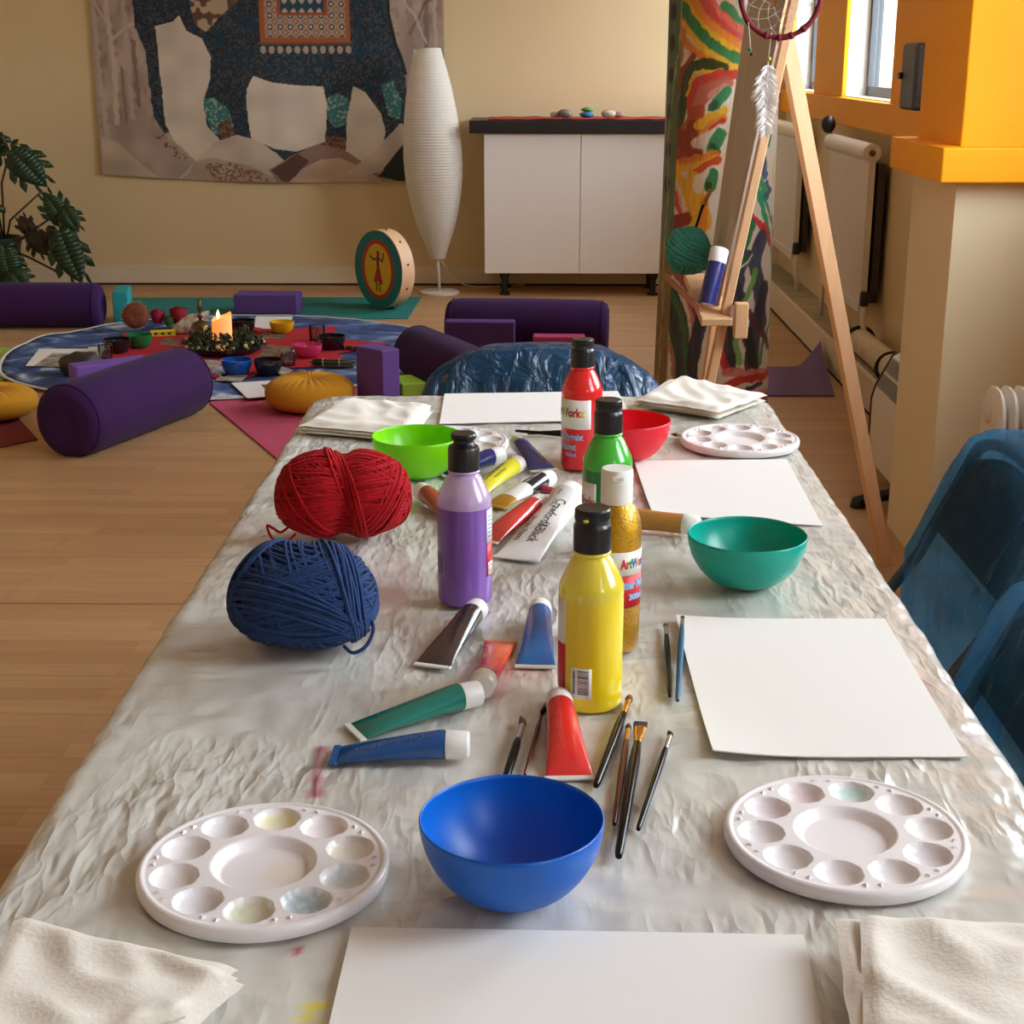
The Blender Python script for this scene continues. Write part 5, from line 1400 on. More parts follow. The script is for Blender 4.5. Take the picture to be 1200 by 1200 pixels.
# wall hanging: printed cloth with an elephant, lower half in view
HY = YB - 0.012
h0 = on_y(110, 0, HY); hb = on_y(123, 206, HY); hr = on_y(523, 0, HY)
HX0, HX1 = on_y(112, 100, HY).x, on_y(521, 100, HY).x; HZ0 = on_y(300, 210, HY).z; HZ1 = 2.15
def hanging():
    nu, nv = 420, 420
    U = np.tile(np.linspace(0, 1, nu + 1), nv + 1)
    v1 = np.concatenate([np.linspace(0, 0.62, 300)[:-1], np.linspace(0.62, 1, nv + 2 - 300)]); Vv = np.repeat(v1, nu + 1)
    Xw = HX0 + (HX1 - HX0) * U; Zw = HZ0 + (HZ1 - HZ0) * Vv
    # cloth sag of the lower edge and loose folds
    sag = 0.02 * (1 - (2 * U - 1) ** 2) * (1 - Vv)
    Zg = Zw - sag + 0.03 * (1 - Vv) * (1 - U) ** 3
    Yg = HY - 0.006 + 0.004 * np.sin(U * 9 + Vv * 3) - (1 - Vv) ** 2 * 0.010 * (0.5 + 0.5 * np.sin(U * 17))
    mb = MB(); mb.v = list(zip(Xw.tolist(), Yg.tolist(), Zg.tolist())); W = nu + 1
    mb.f = [(j * W + i, j * W + i + 1, (j + 1) * W + i + 1, (j + 1) * W + i) for j in range(nv) for i in range(nu)]; mb.mi = [0] * len(mb.f)
    o = mb.build('wall_hanging', M('printed_cloth', (150, 130, 120), 0.85, attr='Col'), None)
    # pattern coordinates: a 0..413 across, b 0..210 down from the line where the camera frame cuts it
    k = 413 / (HX1 - HX0); A = (Xw - HX0) * k + 110; B = 210 - (Zw - HZ0) * k * 0.957
    n1 = vnoise(A * 0.05 + 7, B * 0.05 + 90, 1); n2 = vnoise(A * 0.16, B * 0.16 + 80, 2); n3 = vnoise(A * 0.5, B * 0.5 + 300, 3); n4 = vnoise(A * 0.9 + B * 0.3, B * 0.25 - A * 0.4 + 300, 5)
    C = np.zeros((len(A), 3))
    def mix(mask, col, k=1.0):
        m = (mask * k)[:, None] if mask.dtype != bool else (mask.astype(float) * k)[:, None]
        C[:] = C * (1 - m) + np.array(col, float) * m
    C[:] = (158, 138, 124)
    mix(np.clip(n1 * 1.6 - 0.4, 0, 1), (196, 176, 158), 0.8); mix(np.clip(n2 * 2 - 1.1, 0, 1), (120, 100, 92), 0.5)
    # bare trees in mist on both sides
    for pts, w_, c in ([[(133, 150), (134, 90), (131, 40), (128, 0), (126, -120)], 3.2, (206, 190, 172)], [[(134, 60), (150, 45), (165, 40)], 1.4, (206, 190, 172)], [[(133, 95), (146, 88)], 1.2, (200, 184, 168)], [[(131, 45), (118, 20), (115, -20)], 1.4, (200, 184, 168)],
                       [[(120, 170), (116, 80), (113, -60)], 2.5, (190, 172, 156)], [[(152, 150), (150, 60), (152, -80)], 2.6, (186, 170, 154)], [[(160, 130), (158, 60)], 2.5, (120, 102, 94)], [[(144, 150), (142, 90)], 2, (128, 110, 100)],
                       [[(480, 120), (484, 40), (480, -90)], 4, (150, 128, 120)], [[(500, 110), (503, 20), (508, -90)], 3, (120, 100, 96)], [[(515, 110), (512, 10)], 2, (196, 176, 164)], [[(484, 50), (500, 20), (520, 5)], 1.6, (110, 92, 88)], [[(502, 60), (488, 30), (470, 5)], 1.6, (196, 178, 168)]):
        mix(seg_dist(A + 3 * (n2 - .5), B, pts) < w_, c, 0.75)
    wb = 5 * (n2 - 0.5)
    dark = [(160, -200), (160, 0), (162, 45), (172, 70), (176, 140), (188, 160), (197, 155), (250, 172), (330, 190), (440, 190), (475, 214), (478, 100), (459, 30), (456, -200)]
    md = in_poly(A + wb * 0.4, B + wb * 0.4, dark); mix(md, (40, 48, 58))
    mix(md & (n3 > 0.62), (76, 86, 92), 0.75); mix(md & (n4 > 0.74), (24, 26, 32), 0.7); mix(md & (n3 < 0.16), (126, 122, 112), 0.55); mix(md & (n2 > 0.74), (22, 58, 78), 0.8)
    for poly in ([(234, 120), (250, 118), (266, 130), (272, 150), (262, 160), (246, 158)], [(384, 118), (396, 112), (410, 118), (408, 146), (392, 150), (384, 140)], [(448, 104), (462, 100), (472, 120), (470, 142), (456, 138)]):
        q = in_poly(A, B, poly); mix(q, (62, 128, 124), 0.9); mix(q & (n3 > 0.66), (190, 190, 176), 0.7)
    for poly in ([(252, 148), (266, 140), (276, 166), (258, 168)], [(372, 158), (405, 160), (404, 176), (384, 176)]):
        q = in_poly(A, B, poly); mix(q, (98, 62, 48), 0.9); mix(q & (n3 > 0.55), (150, 110, 80), 0.7)
    # pale gaps between trunk and legs
    for poly in ([(186, 43), (205, 38), (215, 31), (222, 47), (240, 55), (249, 75), (247, 98), (237, 122), (240, 150), (262, 172), (232, 196), (200, 168), (190, 150), (188, 100)],
                 [(298, 94), (320, 101), (350, 104), (380, 105), (384, 125), (380, 165), (345, 176), (320, 173), (292, 162), (288, 125), (290, 108)],
                 [(415, 105), (430, 112), (447, 135), (452, 155), (448, 178), (420, 198), (403, 187), (407, 140)]):
        q = in_poly(A + wb * 0.25, B, poly); mix(q, (216, 202, 184)); mix(q & True, (190, 172, 154), 0.35 * 1.0) if False else None
        C[q] *= (0.93 + 0.12 * n1[q])[:, None]
    # draped hills
    for poly, c in (([(120, 172), (150, 146), (166, 145), (196, 168), (232, 196), (256, 214), (118, 214)], (168, 148, 134)), ([(112, 168), (130, 172), (170, 204), (186, 214), (112, 214)], (190, 172, 148)),
                    ([(200, 212), (222, 190), (248, 167), (275, 158), (300, 164), (322, 178), (336, 192), (312, 206), (280, 202), (240, 190)], (196, 180, 164)), ([(222, 190), (244, 184), (290, 192), (332, 212), (336, 226), (200, 226), (214, 204)], (176, 156, 138)),
                    ([(312, 196), (340, 180), (372, 167), (402, 174), (440, 198), (460, 226), (330, 226)], (148, 118, 106)), ([(314, 197), (346, 178), (360, 186), (332, 212)], (96, 66, 58)), ([(332, 214), (350, 196), (372, 185), (396, 183), (424, 194), (446, 208), (450, 226), (330, 226)], (196, 168, 144)),
                    ([(404, 200), (436, 178), (470, 146), (478, 150), (474, 168), (446, 198), (424, 204)], (202, 184, 168)), ([(442, 204), (474, 170), (484, 214)], (46, 50, 52))):
        q = in_poly(A + wb * 0.3, B, poly); mix(q, c); C[q] *= (0.9 + 0.2 * n1[q])[:, None]
    q = in_poly(A, B, [(232, 192), (262, 188), (300, 198), (318, 212), (250, 214)]) & (n3 > 0.5); mix(q, (120, 78, 48), 0.7)
    q = in_poly(A, B, [(170, 160), (186, 160), (214, 186), (206, 192)]) & (n3 > 0.68); mix(q, (120, 58, 50), 0.8)
    # embroidered ear and blanket
    q = in_poly(A, B, [(228, -60), (300, -60), (284, 15), (262, 32), (245, 48), (232, 40), (228, 20)]); mix(q, (186, 166, 136)); mix(q & (n2 > 0.58), (92, 56, 46), 0.85); mix(q & (A > 272), (96, 76, 64), 0.8)
    q = in_poly(A, B, [(308, -120), (413, -120), (413, 58), (308, 60)]); mix(q, (168, 92, 52))
    i1 = (A > 314) & (A < 408) & (B < 53) & (B > -115); mix(i1, (176, 152, 128)); da = (A - 314) % 12 - 6; db = (B + 120) % 12 - 6
    mix(i1 & (np.hypot(da, db) < 3.4), (66, 70, 84), 0.9); mix(i1 & (np.hypot(da, db) < 1.6), (214, 200, 180), 0.9); mix(i1 & (np.abs(np.abs(da) + np.abs(db) - 8.5) < 1.1), (150, 90, 70), 0.7)
    i2 = (A > 329) & (A < 388) & (B < 30) & (B > -90); mix(i2, (160, 84, 50)); i3 = (A > 333) & (A < 384) & (B < 27) & (B > -86); mix(i3, (44, 72, 86))
    mix(i3 & (np.abs((A - 333) % 10 - 5) + np.abs((B + 90) % 11 - 5.5) < 3.6), (204, 188, 170), 0.9)
    i4 = (B > 59) & (B < 72) & (A > 306) & (A < 414) & (np.hypot((A - 306) % 10 - 5, (B - 66) * 0.8) < 3.4); mix(i4, (186, 168, 148), 0.9)
    mix((B > 58) & (B < 61) & (A > 304) & (A < 415), (120, 82, 60), 0.8)
    # tail
    mix(seg_dist(A, B, [(456, -20), (459, 30), (466, 60), (474, 80), (477, 92)]) < 2.0, (34, 36, 42))
    mix((A < 112.5) | (A > 520.5), (176, 156, 138), 0.8)
    color_attr(o, C)
    tag(o, 'large printed wall hanging of a dark patterned elephant among bare trees', 'wall hanging')
hanging()

# ------------------------------------------------------------------ swiss cheese plant in a dark pot
PY = 8.25
pb = on_y(8, 350, PY)
t = thing('swiss_cheese_plant', 'tall leafy plant with split leaves in a dark pot at the left', 'plant', (pb.x - 0.05, PY, 0))
ox = pb.x - 0.05
MB().lathe([(0, 0.0), (0.11, 0.0), (0.15, 0.28), (0.158, 0.30), (0.158, 0.33), (0.145, 0.33), (0.14, 0.29), (0, 0.28)], 36).build('pot', M('dark_pot', (32, 36, 30), 0.5), t, True, angle=50)
m_leaf = M('deep_green_leaf', (38, 62, 34), 0.4, var=0.2, vscale=10)
m_leaf2 = M('brown_green_leaf', (62, 48, 30), 0.5, var=0.2, vscale=10)
m_stem = M('plant_stem', (58, 54, 34), 0.6)
def lpx(a, b, dy=0.0):
    q = on_y(a, b, PY + dy); return Vector((q.x - ox, dy, q.z))
def leaf(base, tip, width, mat, dy=0.0, lobes=5, droop=0.04, seed=1):
    A, B = lpx(*base, dy), lpx(*tip, dy); d = B - A; L_ = d.length; d.normalize()
    nrm = Vector((0.15, -1, 0.25)); nrm = (nrm - d * nrm.dot(d)).normalized(); s = d.cross(nrm)
    mb = MB(); r2 = random.Random(seed)
    def P(t_, w_):     # along, across
        return A + d * (t_ * L_) + s * w_ + nrm * (-droop * (2 * t_ - 0.8) ** 2 - 0.6 * abs(w_) ** 1.5 + 0.02)
    def hw(t_): return width * (math.sin(PI * min(1, (t_ * 0.92 + 0.12))) ** 0.75)
    for sd in (-1, 1):
        # inner web along the midrib
        ts = [i / 12 for i in range(13)]
        for a, b in zip(ts[:-1], ts[1:]):
            mb.add([P(a, 0), P(b, 0), P(b, sd * hw(b) * 0.66), P(a, sd * hw(a) * 0.66)], [(0, 1, 2, 3) if sd > 0 else (3, 2, 1, 0)])
        for k in range(lobes):
            t0 = k / lobes * 0.96; t1 = (k + (0.92 if k < lobes - 1 else 1.0)) / lobes * 0.96
            fw = 0.10 + 0.04 * r2.random()
            prev = None
            for q in (0.62, 0.72, 0.82, 0.92, 1.0):
                sh_ = fw * (q - 0.62) / 0.38; pin = 1 - 0.28 * max(0, (q - 0.7) / 0.3) ** 2
                tm = (t0 + t1) / 2; h_ = (t1 - t0) / 2 * pin
                cur = [P(min(1.05, tm - h_ + sh_), sd * hw(tm) * q), P(min(1.06, tm + h_ + sh_), sd * hw(tm) * q)]
                if prev: mb.add([prev[0], prev[1], cur[1], cur[0]], [(0, 1, 2, 3) if sd > 0 else (3, 2, 1, 0)])
                prev = cur
        # heart shaped base lobe
        mb.add([P(0, 0), P(0.0, sd * width * 0.40), P(-0.08, sd * width * 0.62), P(-0.14, sd * width * 0.40), P(-0.10, sd * width * 0.14)], [(0, 1, 2, 3, 4) if sd > 0 else (4, 3, 2, 1, 0)])
    o = mb.build('leaf', mat, t)
    md = o.modifiers.new('thickness', 'SOLIDIFY'); md.thickness = 0.002
    return o
def stem(pts, dy=0.0, r=0.006):
    MB().tube([lpx(a, b, dy * i / max(1, len(pts) - 1)) for i, (a, b) in enumerate(pts)], r, 6).build('stem', m_stem, t)
S0 = (6, 290)
leaf((13, 176), (55, 219), 0.115, m_leaf, -0.05, 4, seed=1); stem([S0, (2, 215), (11, 178)], -0.05)
leaf((78, 262), (50, 224), 0.085, m_leaf, -0.08, 4, seed=2); stem([S0, (12, 258), (48, 225)], -0.08)
leaf((74, 244), (92, 272), 0.075, m_leaf, -0.10, 4, seed=5)
leaf((69, 270), (96, 334), 0.115, m_leaf, -0.12, 4, seed=3); stem([S0, (35, 302), (66, 318)], -0.12); stem([S0, (20, 283), (60, 255), (72, 247)], -0.10)
leaf((38, 272), (56, 300), 0.080, m_leaf2, -0.06, 4, seed=4); stem([S0, (18, 284), (38, 274)], -0.06)
leaf((36, 272), (22, 252), 0.055, m_leaf2, -0.04, 3, seed=6)
leaf((12, 318), (34, 340), 0.085, m_leaf, -0.20, 4, seed=7); stem([(2, 300), (8, 310), (13, 319)], -0.20)
leaf((4, 290), (14, 332), 0.10, m_leaf, -0.18, 5, seed=8)
leaf((62, 272), (56, 290), 0.05, m_leaf2, -0.07, 3, seed=9)
leaf((-4, 160), (-40, 205), 0.12, m_leaf, 0.0, 5, seed=10); stem([S0, (-6, 230), (-5, 165)], 0.0)
leaf((-10, 240), (-60, 280), 0.12, m_leaf, -0.1, 5, seed=11); stem([S0, (-4, 262), (-10, 242)], -0.1)
stem([(9, 176), (4, 164), (0, 155)], 0, 0.012)
# ================================================================== painted column
KC = Vector((0.674, 5.62)); KH = ZC
def krad(z): return 0.218 - 0.012 * z - 0.012 * math.sin(max(0, z) * 2.0) * 0.4
def ang_z(px, py):
    """pixel of the photo -> angle and height on the column's surface"""
    v = ray(px, py)
    lo = None
    z = 0.8
    for _ in range(4):
        r = krad(z); dx, dy = v.x, v.y; a = dx * dx + dy * dy; b = -(dx * KC.x + dy * KC.y); c = KC.x ** 2 + KC.y ** 2 - r * r
        D = max(0, b * b - a * c); s = (-b - math.sqrt(D)) / a; z = CAMZ + v.z * s
    return math.atan2(v.y * s - KC.y, v.x * s - KC.x), z
def column():
    na, nz_ = 420, 520
    TH = np.tile(np.arange(na) / na * 2 * PI - PI, nz_ + 1)
    zz = np.concatenate([np.linspace(0, 1.55, 470)[:-1], np.linspace(1.55, KH, nz_ + 2 - 470)]); Z = np.repeat(zz, na)
    bulge = 1 + 0.012 * vnoise((TH + 4) * 1.2, Z * 3, 4)
    RR = np.array([krad(z) for z in zz]).repeat(na) * bulge
    seam = -PI / 2 - 0.93
    RR = RR + 0.006 * np.clip(1 - np.abs(TH - seam) * 12, 0, 1)
    Xc, Yc = RR * np.cos(TH), RR * np.sin(TH)
    mb = MB(); mb.v = list(zip(Xc.tolist(), Yc.tolist(), Z.tolist()))
    mb.f = [(j * na + i, j * na + (i + 1) % na, (j + 1) * na + (i + 1) % na, (j + 1) * na + i) for j in range(nz_) for i in range(na)]; mb.mi = [0] * len(mb.f)
    o = mb.build('painted_column', M('column_paint', (220, 210, 200), 0.42, attr='Col', bump=0.08, bscale=60), None, loc=(KC.x, KC.y, 0))
    C = np.zeros((len(Z), 3)); C[:] = (222, 212, 198)
    S = 0.21 * TH
    w1 = (vnoise(S * 40 + 60, Z * 26, 1) - 0.5); w2 = (vnoise(S * 150 + 100, Z * 90, 2) - 0.5); w3 = vnoise(S * 300 + 200, Z * 24, 3)
    Sw = S + 0.012 * w1 + 0.004 * w2; Zw = Z + 0.012 * (vnoise(S * 36 + 90, Z * 30 + 7, 6) - 0.5) + 0.004 * w2
    px2m = 5.4 / 1750.0
    # loose background colours all round, so that the unseen side is painted as well
    big = vnoise(S * 8 + 40, Z * 6, 8); b2 = vnoise(S * 10 + 90, Z * 7, 9)
    back = np.cos(TH + PI / 2) < 0.0
    for lo, hi, col in ((0.0, 0.25, (200, 60, 50)), (0.25, 0.4, (225, 150, 45)), (0.4, 0.5, (225, 200, 90)), (0.62, 0.74, (50, 130, 70)), (0.74, 1.0, (60, 70, 110))):
        C[back & (big >= lo) & (big < hi)] = col
    def st(col, w_, pts, k=0.94):
        P_ = [ang_z(a, b) for a, b in pts]; P_ = [(0.21 * a, z) for a, z in P_]
        D = seg_dist(Sw, Zw, P_); ww = w_ * px2m
        m = np.clip((ww - D) / (0.18 * ww + 1e-4), 0, 1) * k * (0.80 + 0.28 * w3); m = np.clip(m, 0, 1)[:, None]
        jit = (1 + 0.16 * (w3 - 0.5))[:, None]
        C[:] = C * (1 - m) + np.array(col, float) * jit * m
    RED, ORG, YEL, GRN, PNK, DGR, NVY, BRN, WHT = (196, 52, 48), (224, 128, 40), (228, 176, 36), (34, 118, 62), (214, 150, 130), (44, 58, 26), (48, 60, 86), (140, 52, 26), (224, 214, 202)
    # brown ground showing beside the seam, then the upper half
    st((150, 100, 62), 7, [(806, -20), (798, 60), (792, 100), (788, 150), (785, 200), (784, 250)], 0.85); st((120, 70, 48), 6, [(782, 250), (780, 330), (778, 400)], 0.85)
    st((214, 190, 160), 30, [(830, 60), (830, 200)], 0.5)
    st(PNK, 12, [(846, -20), (866, 24)]); st(GRN, 6, [(850, 8), (868, 28)]); st((150, 180, 150), 5, [(862, -8), (870, 10)])
    st(RED, 9, [(816, -24), (838, 16), (868, 42)]); st((216, 110, 90), 4, [(824, -20), (846, 18), (872, 36)])
    st(ORG, 7, [(806, -16), (830, 28), (868, 56)]); st(YEL, 4, [(804, 0), (824, 32), (864, 62)]); st(GRN, 6.5, [(800, 4), (818, 36), (846, 60), (870, 72)]); st(YEL, 4, [(802, 28), (824, 56), (866, 82)]); st(ORG, 5, [(797, 36), (808, 56), (838, 74)]); st(YEL, 4, [(830, 74), (870, 88)])
    st(BRN, 4, [(813, 66), (800, 84), (794, 120), (786, 156)]); st(DGR, 6, [(850, 80), (826, 73), (812, 78), (804, 92), (800, 126), (794, 156), (785, 176)]); st(YEL, 3, [(846, 84), (824, 83), (812, 92), (806, 112)])
    st(RED, 6, [(862, 88), (836, 88), (816, 98), (808, 120), (810, 146)]); st((190, 96, 78), 10, [(850, 98), (826, 108), (818, 128)]); st((204, 150, 130), 7, [(848, 104), (834, 112)])
    st(WHT, 9, [(852, 110), (834, 128), (826, 134)]); st((40, 130, 74), 7, [(852, 108), (840, 120)]); st((50, 80, 50), 4, [(838, 122), (834, 126)])
    st((180, 74, 40), 10, [(818, 132), (800, 160), (812, 176)]); st(BRN, 15, [(800, 168), (796, 182), (812, 178)]); st(BRN, 10, [(812, 150), (814, 178)])
    st(YEL, 5, [(850, 128), (830, 138), (816, 148)]); st(ORG, 5, [(850, 136), (832, 148), (822, 156)]); st(RED, 3.5, [(849, 140), (834, 150)])
    st(WHT, 8, [(844, 152), (822, 166), (816, 168)]); st((36, 124, 70), 8, [(844, 156), (836, 174)]); st((30, 80, 44), 4, [(836, 172), (842, 178)])
    st(ORG, 5, [(784, 194), (812, 188), (840, 180)]); st(YEL, 5, [(788, 200), (816, 194), (842, 186)]); st((206, 70, 36), 5, [(812, 204), (826, 194), (842, 188)])
    st(YEL, 13, [(786, 204), (800, 220), (812, 246), (808, 262)]); st(YEL, 10, [(812, 208), (820, 236), (824, 262)]); st(WHT, 7, [(838, 200), (820, 210), (818, 222)]); st((36, 124, 70), 7, [(836, 204), (832, 220)]); st((30, 70, 40), 3, [(830, 216), (832, 224)])
    st(PNK, 4, [(786, 200), (796, 222), (800, 250)]); st(WHT, 3, [(790, 204), (800, 232), (803, 256)]); st((196, 60, 50), 2.5, [(783, 204), (793, 230), (797, 252)])
    st((136, 28, 26), 8, [(782, 262), (806, 256)]); st((150, 40, 28), 7, [(782, 280), (798, 270)]); st(ORG, 5, [(826, 236), (822, 270)])
    st((150, 70, 60), 14, [(792, 310), (812, 330)]); st((60, 56, 60), 12, [(800, 300), (816, 330)])
    # lower left: dark and green bands with pink lines
    st((32, 46, 48), 15, [(784, 340), (796, 380), (800, 450), (800, 520)]); st((60, 112, 72), 4.5, [(786, 338), (800, 376), (806, 430), (808, 520)]); st((46, 84, 60), 3, [(780, 350), (790, 400), (794, 520)])
    st((184, 104, 100), 4, [(800, 336), (810, 360), (816, 392), (812, 440)]); st((150, 50, 46), 3, [(806, 340), (816, 372)]); st((176, 120, 116), 2.5, [(786, 400), (792, 450), (796, 520)]); st((36, 44, 60), 8, [(822, 370), (812, 420), (812, 520)])
    # right side: white ground, green swoops, red strokes, navy shapes
    st((60, 90, 116), 6, [(893, 182), (897, 204)]); st((40, 150, 96), 5, [(889, 188), (890, 206), (898, 230)]); st((196, 206, 60), 3, [(906, 190), (905, 212)]); st(WHT, 2.5, [(899, 184), (900, 200)]); st((60, 90, 116), 4, [(898, 214), (902, 224), (896, 230)]); st((40, 140, 90), 3, [(903, 160), (900, 172)])
    st((28, 150, 104), 4, [(886, 206), (890, 232), (900, 268), (905, 320), (902, 372), (896, 398)]); st((28, 150, 104), 3, [(892, 226), (904, 262), (906, 280)])
    st((206, 38, 50), 4.5, [(880, 228), (878, 250), (888, 258), (898, 272), (901, 284)]); st((206, 38, 50), 3, [(896, 262), (886, 284)]); st((200, 60, 90), 2, [(904, 250), (906, 300)])
    st((24, 112, 58), 7, [(880, 262), (870, 288)]); st(NVY, 12, [(892, 280), (884, 304), (890, 340), (893, 378)]); st(NVY, 9, [(874, 300), (866, 320), (860, 350)]); st((24, 108, 56), 5.5, [(879, 302), (864, 313)]); st(WHT, 1.6, [(882, 298), (878, 308), (862, 318)])
    st((44, 46, 66), 12, [(896, 340), (886, 380), (880, 425)]); st((112, 172, 84), 5, [(886, 318), (876, 344), (868, 360), (862, 400), (866, 426)]); st((52, 54, 72), 6, [(860, 330), (868, 346)])
    st((86, 40, 66), 5, [(868, 356), (886, 380), (900, 408)]); st((40, 40, 44), 7, [(852, 384), (856, 432)]); st((40, 40, 44), 9, [(876, 392), (884, 436)]); st((36, 140, 90), 5, [(894, 402), (890, 424)])
    st((200, 50, 50), 5, [(846, 392), (844, 412), (852, 434)]); st((206, 120, 116), 6, [(852, 436), (880, 438), (900, 434)])
    st((196, 116, 116), 30, [(820, 480), (905, 480)]); st((190, 40, 44), 5, [(836, 460), (866, 446), (900, 436)]); st((60, 46, 90), 3, [(876, 456), (892, 448)]); st((200, 50, 52), 5, [(840, 470), (880, 462)])
    # spotted strip left of the seam
    mS = TH < seam - 0.02; mS &= TH > -PI
    C[mS] = np.array((96, 118, 84)) * (0.8 + 0.4 * w3[mS])[:, None]
    low = mS & (Z < 0.62); C[low] = np.where((w3[low] > 0.5)[:, None], np.array((150, 130, 60)), np.array((120, 90, 56)))
    for k, y in enumerate((-30, 14, 50, 88, 132, 176, 216)):
        a, z = ang_z(791.5 - k * 1.7, y); mm = ((TH - a) * 0.21 / 0.026) ** 2 + ((Z - z) / 0.030) ** 2 < 1; C[mm & mS] = (38, 46, 50)
    st((190, 176, 150), 1.6, [(803, -10), (797, 50), (791, 90), (786, 130), (783, 170), (783, 230), (779, 280), (777, 340), (774, 400), (771, 470)])
    color_attr(o, C)
    tag(o, 'round column wrapped in bright swirling paint, right of the sideboard', 'column')
column()

# ================================================================== easel with boards, dreamcatcher and wool
m_pine = M('pale_pine', (226, 178, 132), 0.5, var=0.07, vscale=7, stretch=(8, 8, 1.2))
def beam(name, a, b, w_, d_, mat, parent, up=(0, 0, 1), wdir=None):
    a, b = Vector(a), Vector(b); t_ = (b - a).normalized()
    u = Vector(wdir) if wdir else Vector((0, 1, 0)); u = (u - t_ * u.dot(t_)).normalized(); v = t_.cross(u)
    vs = []
    for p in (a, b):
        for s1, s2 in ((-1, -1), (1, -1), (1, 1), (-1, 1)): vs.append(p + u * (s1 * w_ / 2) + v * (s2 * d_ / 2))
    mb = MB(); mb.add(vs, [(3, 2, 1, 0), (4, 5, 6, 7), (0, 1, 5, 4), (1, 2, 6, 5), (2, 3, 7, 6), (3, 0, 4, 7)])
    o = mb.build(name, mat, parent, False); return bev(o, 0.002, 1)
# the easel faces the left side of the room; its near leg is seen edge-on
EN = on_y(916, 36, 3.42); EB = on_y(845, 360, 3.42)      # near edge of the board, top and bottom
dirN = (EN - EB).normalized()
E0 = EB - dirN * (EB.z / dirN.z); ETOP = EB + dirN * ((1.86 - EB.z) / dirN.z)
FN = on_y(878, 26, 3.66); FB = on_y(834, 330, 3.66); dF = (FN - FB).normalized(); F0 = FB - dF * (FB.z / dF.z); FTOP = FB + dF * ((1.86 - FB.z) / dF.z)
foot = on_z(1037, 662, 0); apex = on_y(919, 34, 3.50)
dB = (apex - foot).normalized(); BT = foot + dB * ((1.84 - 0) / dB.z)
es = thing('easel', 'tall pale pine easel in front of the painted column', 'easel', (E0.x, E0.y, 0))
o_ = Vector((E0.x, E0.y, 0))
beam('front_leg', E0 - o_ + Vector((0.012, 0, 0)), ETOP - o_ + Vector((0.012, 0, 0)), 0.034, 0.020, m_pine, es)
beam('front_leg', F0 - o_ + Vector((0.022, 0, 0)), FTOP - o_ + Vector((0.022, 0, 0)), 0.034, 0.020, m_pine, es)
beam('back_leg', foot - o_, BT - o_, 0.036, 0.022, m_pine, es, wdir=(1, 0.35, 0))
midE = EB - dirN * 0.015; midF = FB - dF * 0.015
beam('tray', midE - o_ + Vector((-0.012, -0.05, -0.012)), midF - o_ + Vector((-0.02, 0.12, 0.01)), 0.070, 0.018, m_pine, es, wdir=(1, 0, 0))
beam('tray_clamp', midE - o_ + Vector((0.045, -0.03, -0.05)), midE - o_ + Vector((0.045, -0.03, 0.03)), 0.030, 0.030, m_pine, es, wdir=(1, 0, 0))
beam('crossbar', EB - dirN * 0.30 - o_ + Vector((0.03, 0, 0)), FB - dF * 0.30 - o_ + Vector((0.04, 0, 0)), 0.03, 0.018, m_pine, es, wdir=(0, 0, 1))
beam('crossbar', ETOP - dirN * 0.1 - o_ + Vector((0.035, 0, 0)), FTOP - dF * 0.1 - o_ + Vector((0.045, 0, 0)), 0.03, 0.018, m_pine, es, wdir=(0, 0, 1))
# boards standing on the tray
def board(off, top, ext, mat, label, name='painting_board', th=0.008):
    a, b, c, d = EB + dirN * 0.0, FB + dF * 0.0, FB + dF * top, EB + dirN * top
    yy = Vector((0, ext, 0)); P4 = [a - yy, b + yy, c + yy, d - yy]
    vs = [p + Vector((-off, 0, 0)) for p in P4] + [p + Vector((-off - th, 0, 0)) for p in P4]; cen = sum(vs, Vector()) / 8
    mb = MB(); mb.add([v - cen for v in vs], [(0, 1, 2, 3), (7, 6, 5, 4), (0, 4, 5, 1), (1, 5, 6, 2), (2, 6, 7, 3), (3, 7, 4, 0)])
    return tag(mb.build(name, mat, None, False, loc=cen), label, 'board')
board(0.004, 0.86, -0.012, M('grey_board', (196, 182, 166), 0.75, var=0.04, vscale=5), 'tall grey-beige blank board propped on the easel')
# blue glue-stick tube leaning on the board
def leaning(name, a, b, r, label, cat):
    a, b = Vector(a), Vector(b); t = thing(name, label, cat, a); d = b - a; L_ = d.length
    q = d.to_track_quat('Z', 'Y'); t.rotation_mode = 'QUATERNION'; t.rotation_quaternion = q
    return t, L_
ga = on_y(828, 357, 3.36); gb_ = on_y(844, 291, 3.40)
t, L_ = leaning('glue_tube', ga, gb_, 0.02, 'dark blue tube with a white cap leaning on the easel board', 'tube')
MB().lathe([(0, 0), (0.0195, 0), (0.020, 0.003), (0.020, L_ * 0.74), (0, L_ * 0.74)], 28).build('tube_body', M('navy_tube', (10, 12, 48), 0.4), t, True, angle=50)
MB().lathe([(0.0205, L_ * 0.74), (0.021, L_ * 0.76), (0.021, L_ * 0.97), (0.018, L_), (0, L_)], 28).build('cap', m_wcap, t, True, angle=50)
wy = on_y(806, 322, 3.56)
yarn(806, 322, (0.050, 0.046, 0.060), 0.2, (78, 172, 162), 'teal ball of wool with a needle on the easel tray', [(0.3, 0.9, 0.4, 15, 0.9, 0.98, 0), (1, 0.2, 0.3, 11, 0.8, 1.01, 0), (0.4, -0.2, 1, 8, 0.5, 1.05, 0.1)], rad=0.0030, seed=21, z=wy.z)
yo = [o for o in COL.objects if o.get('label', '').startswith('teal ball of wool')][0]; yo.location = (wy.x, wy.y, wy.z)
na_ = on_y(811, 268, 3.55); nb_ = on_y(832, 224, 3.60)
tn = thing('knitting_needle', 'thin dark needle stuck in the teal ball of wool', 'needle', na_ )
